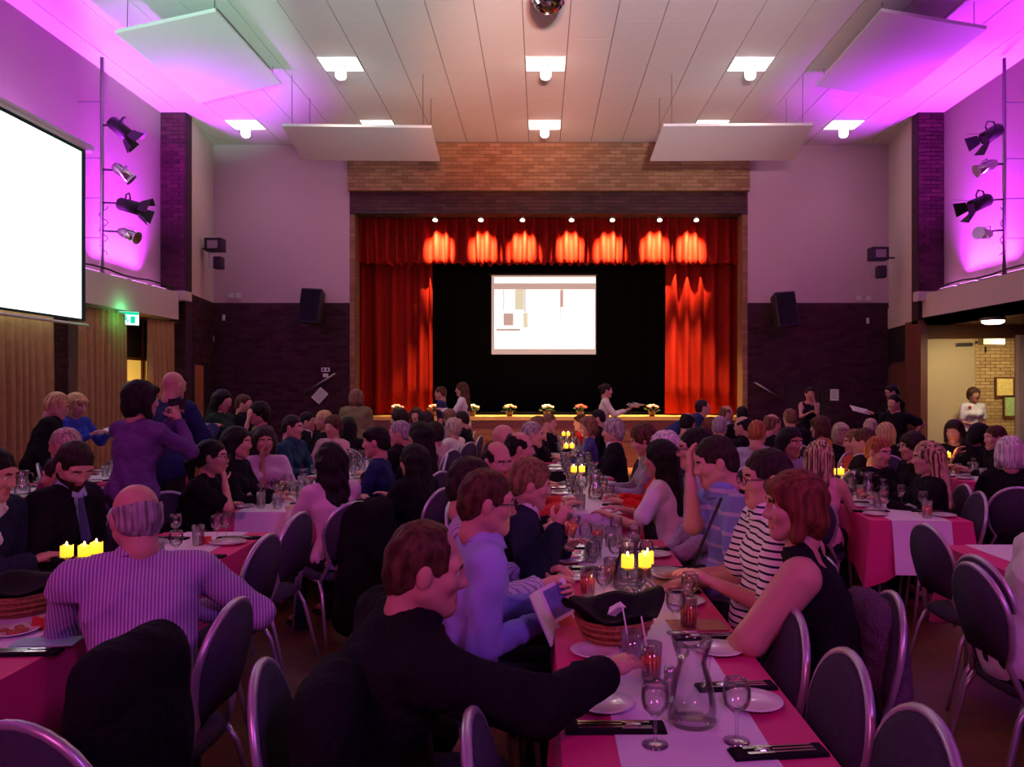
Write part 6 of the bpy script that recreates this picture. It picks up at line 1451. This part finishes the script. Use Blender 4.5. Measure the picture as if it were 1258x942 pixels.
# flower on the white top, watch, shoulder bag strap
p0 = door_p['root']+Vector((-0.11, -0.15, 1.32))
o = MB(); 
for k in range(6): o.ball((0.018*math.cos(k*PI/3), -0.005, 0.018*math.sin(k*PI/3)), (0.014,0.010,0.014), 8, 5)
o.ball((0,-0.012,0), 0.012, 8, 5); o = o.obj('corsage', mat('red_flower', (0.6,0.03,0.06), 0.7), None, True); o.location = p0; tag(o, 'red flower corsage pinned on the white top in the doorway', 'flower')
H_ = blue['root']; 
A = blue['root']+blue['Rz'] @ Vector((-0.13, 0.235, 1.10)); B = blue['root']+blue['Rz'] @ Vector((0.10, 0.20, 0.62))
o = MB().tube([W(886,612,3.66), W(874,640,3.60), W(862,668,3.56), W(849,700,3.60)], 0.008, 6).obj('bag_strap', M_black, None, True); tag(o, 'thin black bag strap across the blue banded polo', 'strap')

# ---------------------------------------------------------------- empty chairs that show
def chz(px, D): return ((px-664)*D/944, D)
for px, D, th, lab in ((276, 2.75, 88, 'chair the pinstriped man sits on, back seen edge-on'), (320, 3.95, 84, 'empty chair second from the pinstriped man'), (362, 4.65, 80, 'empty chair third from the pinstriped man'),
        (963, 2.62, 90, 'empty banquet chair pushed in beside the woman in black'), (1030, 2.20, 90, 'empty banquet chair pushed in, middle of the bare three'), (1122, 1.80, 90, 'empty banquet chair pushed in nearest to the bottom edge'),
        (1146, 4.25, -86, 'empty grey chair with its back to the central row'), (1210, 3.45, -86, 'empty chair between two others at the nearest doorway side table'),
        (1197, 5.55, 80, 'empty grey chair at the corner of the second doorway side table'), (41, 1.78, -15, 'empty chair in the bottom corner, screen side'),
        (596, 1.78, -90, 'chair seen edge-on beside the reaching man'), (580, 12.9, 95, 'white-edged chair last in the row before the stage'), (560, 10.2, 95, 'white-edged chair third from the stage'),
        (545, 8.6, 95, 'lilac chair beside the flowery top'), (497, 6.9, 90, 'chair edge showing behind the blue jacket'), (52, 7.6, -60, 'chair with a pale frame near the ochre curtains'), (207, 5.6, 20, 'dark chair with a small white mark behind the pinstriped man')):
    x, y = chz(px, D); f = R(th); off = Matrix.Rotation(f, 3, 'Z') @ Vector((0, 0.24, 0))
    chair((x+off.x, y+off.y), f, lab, 'empty banquet chairs')
# garments over chair backs
def coat(c, th, m, lab, wd=0.22, drop=0.55, top=0.95, thick=0.055, nz_=(0.006, 22, 1.0)):
    A = Matrix.Rotation(R(th), 3, 'Z'); ex_ = A @ Vector((1,0,0)); n_ = A @ Vector((0,1,0)); C = Vector((c[0], c[1], 0))
    fl_ = (V3(n_), 0.75); pr = []
    for s in (-1, 0, 1):
        a = C+ex_*s*wd*0.62; pr.append(cap(a+Vector((0,0,top-0.10)), a*1.0+ex_*s*0.04+Vector((0,0,top-drop)), 0.10, 0.13, 0.05, fl_))
    pr.append(cap(C-ex_*wd*0.5+Vector((0,0,top-0.08)), C+ex_*wd*0.5+Vector((0,0,top-0.08)), 0.075, None, 0.05))
    pr.append(cap(C-ex_*wd*0.9+Vector((0,0,top-0.15)), C-ex_*wd*1.05+Vector((0,0,top-drop+0.05)), 0.055, 0.05, 0.03)); pr.append(cap(C+ex_*wd*0.9+Vector((0,0,top-0.15)), C+ex_*wd*1.05+Vector((0,0,top-drop+0.05)), 0.055, 0.05, 0.03))
    P_, Q_ = nets(*field([('c', x[1]-V3(C), x[2]-V3(C))+x[3:] for x in pr], 0.014, noise=nz_)); o = inst('draped_coat', np_mesh('draped_coat', P_, Q_, m)); o.location = C; tag(o, lab, 'coat'); TRI[0] += 2*len(Q_)
chair((chz(162, 2.15)[0]-0.27, 2.15), R(84), 'chair hidden under a black coat, back to the viewer', 'coat covered chairs')
coat(chz(162, 2.15), 84, c_black, 'black coat over a chair back beside the pinstriped man', 0.19, 0.9, 1.00)
chair((chz(412, 1.95)[0]+0.27, 1.95), R(-85), 'chair hidden under a black coat behind the reaching man', 'coat covered chairs')
coat((chz(408, 1.95)[0], 1.95), -85, c_black, 'black coat over the chair behind the reaching man', 0.19, 0.85, 0.98)
coat((1.26, 2.92), 88, mat('fuzzy_purple_knit', (0.16,0.09,0.16), 1.0, var=0.5, scale=90, bump=1.0, bscale=140), 'fuzzy purple knitted cardigan over the chair of the woman in black', 0.17, 0.55, 0.90, nz_=(0.006, 90, 1.0))
x, y = chz(452, 5.2)
coat((x, y), 60, c_black, 'black jacket over the chair of the long-haired woman in pale pink', 0.20, 0.75, 0.93)
x, y = chz(525, 7.4); coat((x, y), 95, c_navy, 'navy coat over a chair between the two rows', 0.2, 0.5, 0.95)
print('TRIS', TRI[0], 'OBJS', len(bpy.data.objects))

for i_, a_ in enumerate(PEOPLE):
    for b_ in PEOPLE[i_+1:]:
        d_ = (a_['root']-b_['root']).length
        if d_ < 0.42: print('CLOSE %.2f' % d_, a_['short'], '|', b_['short'])
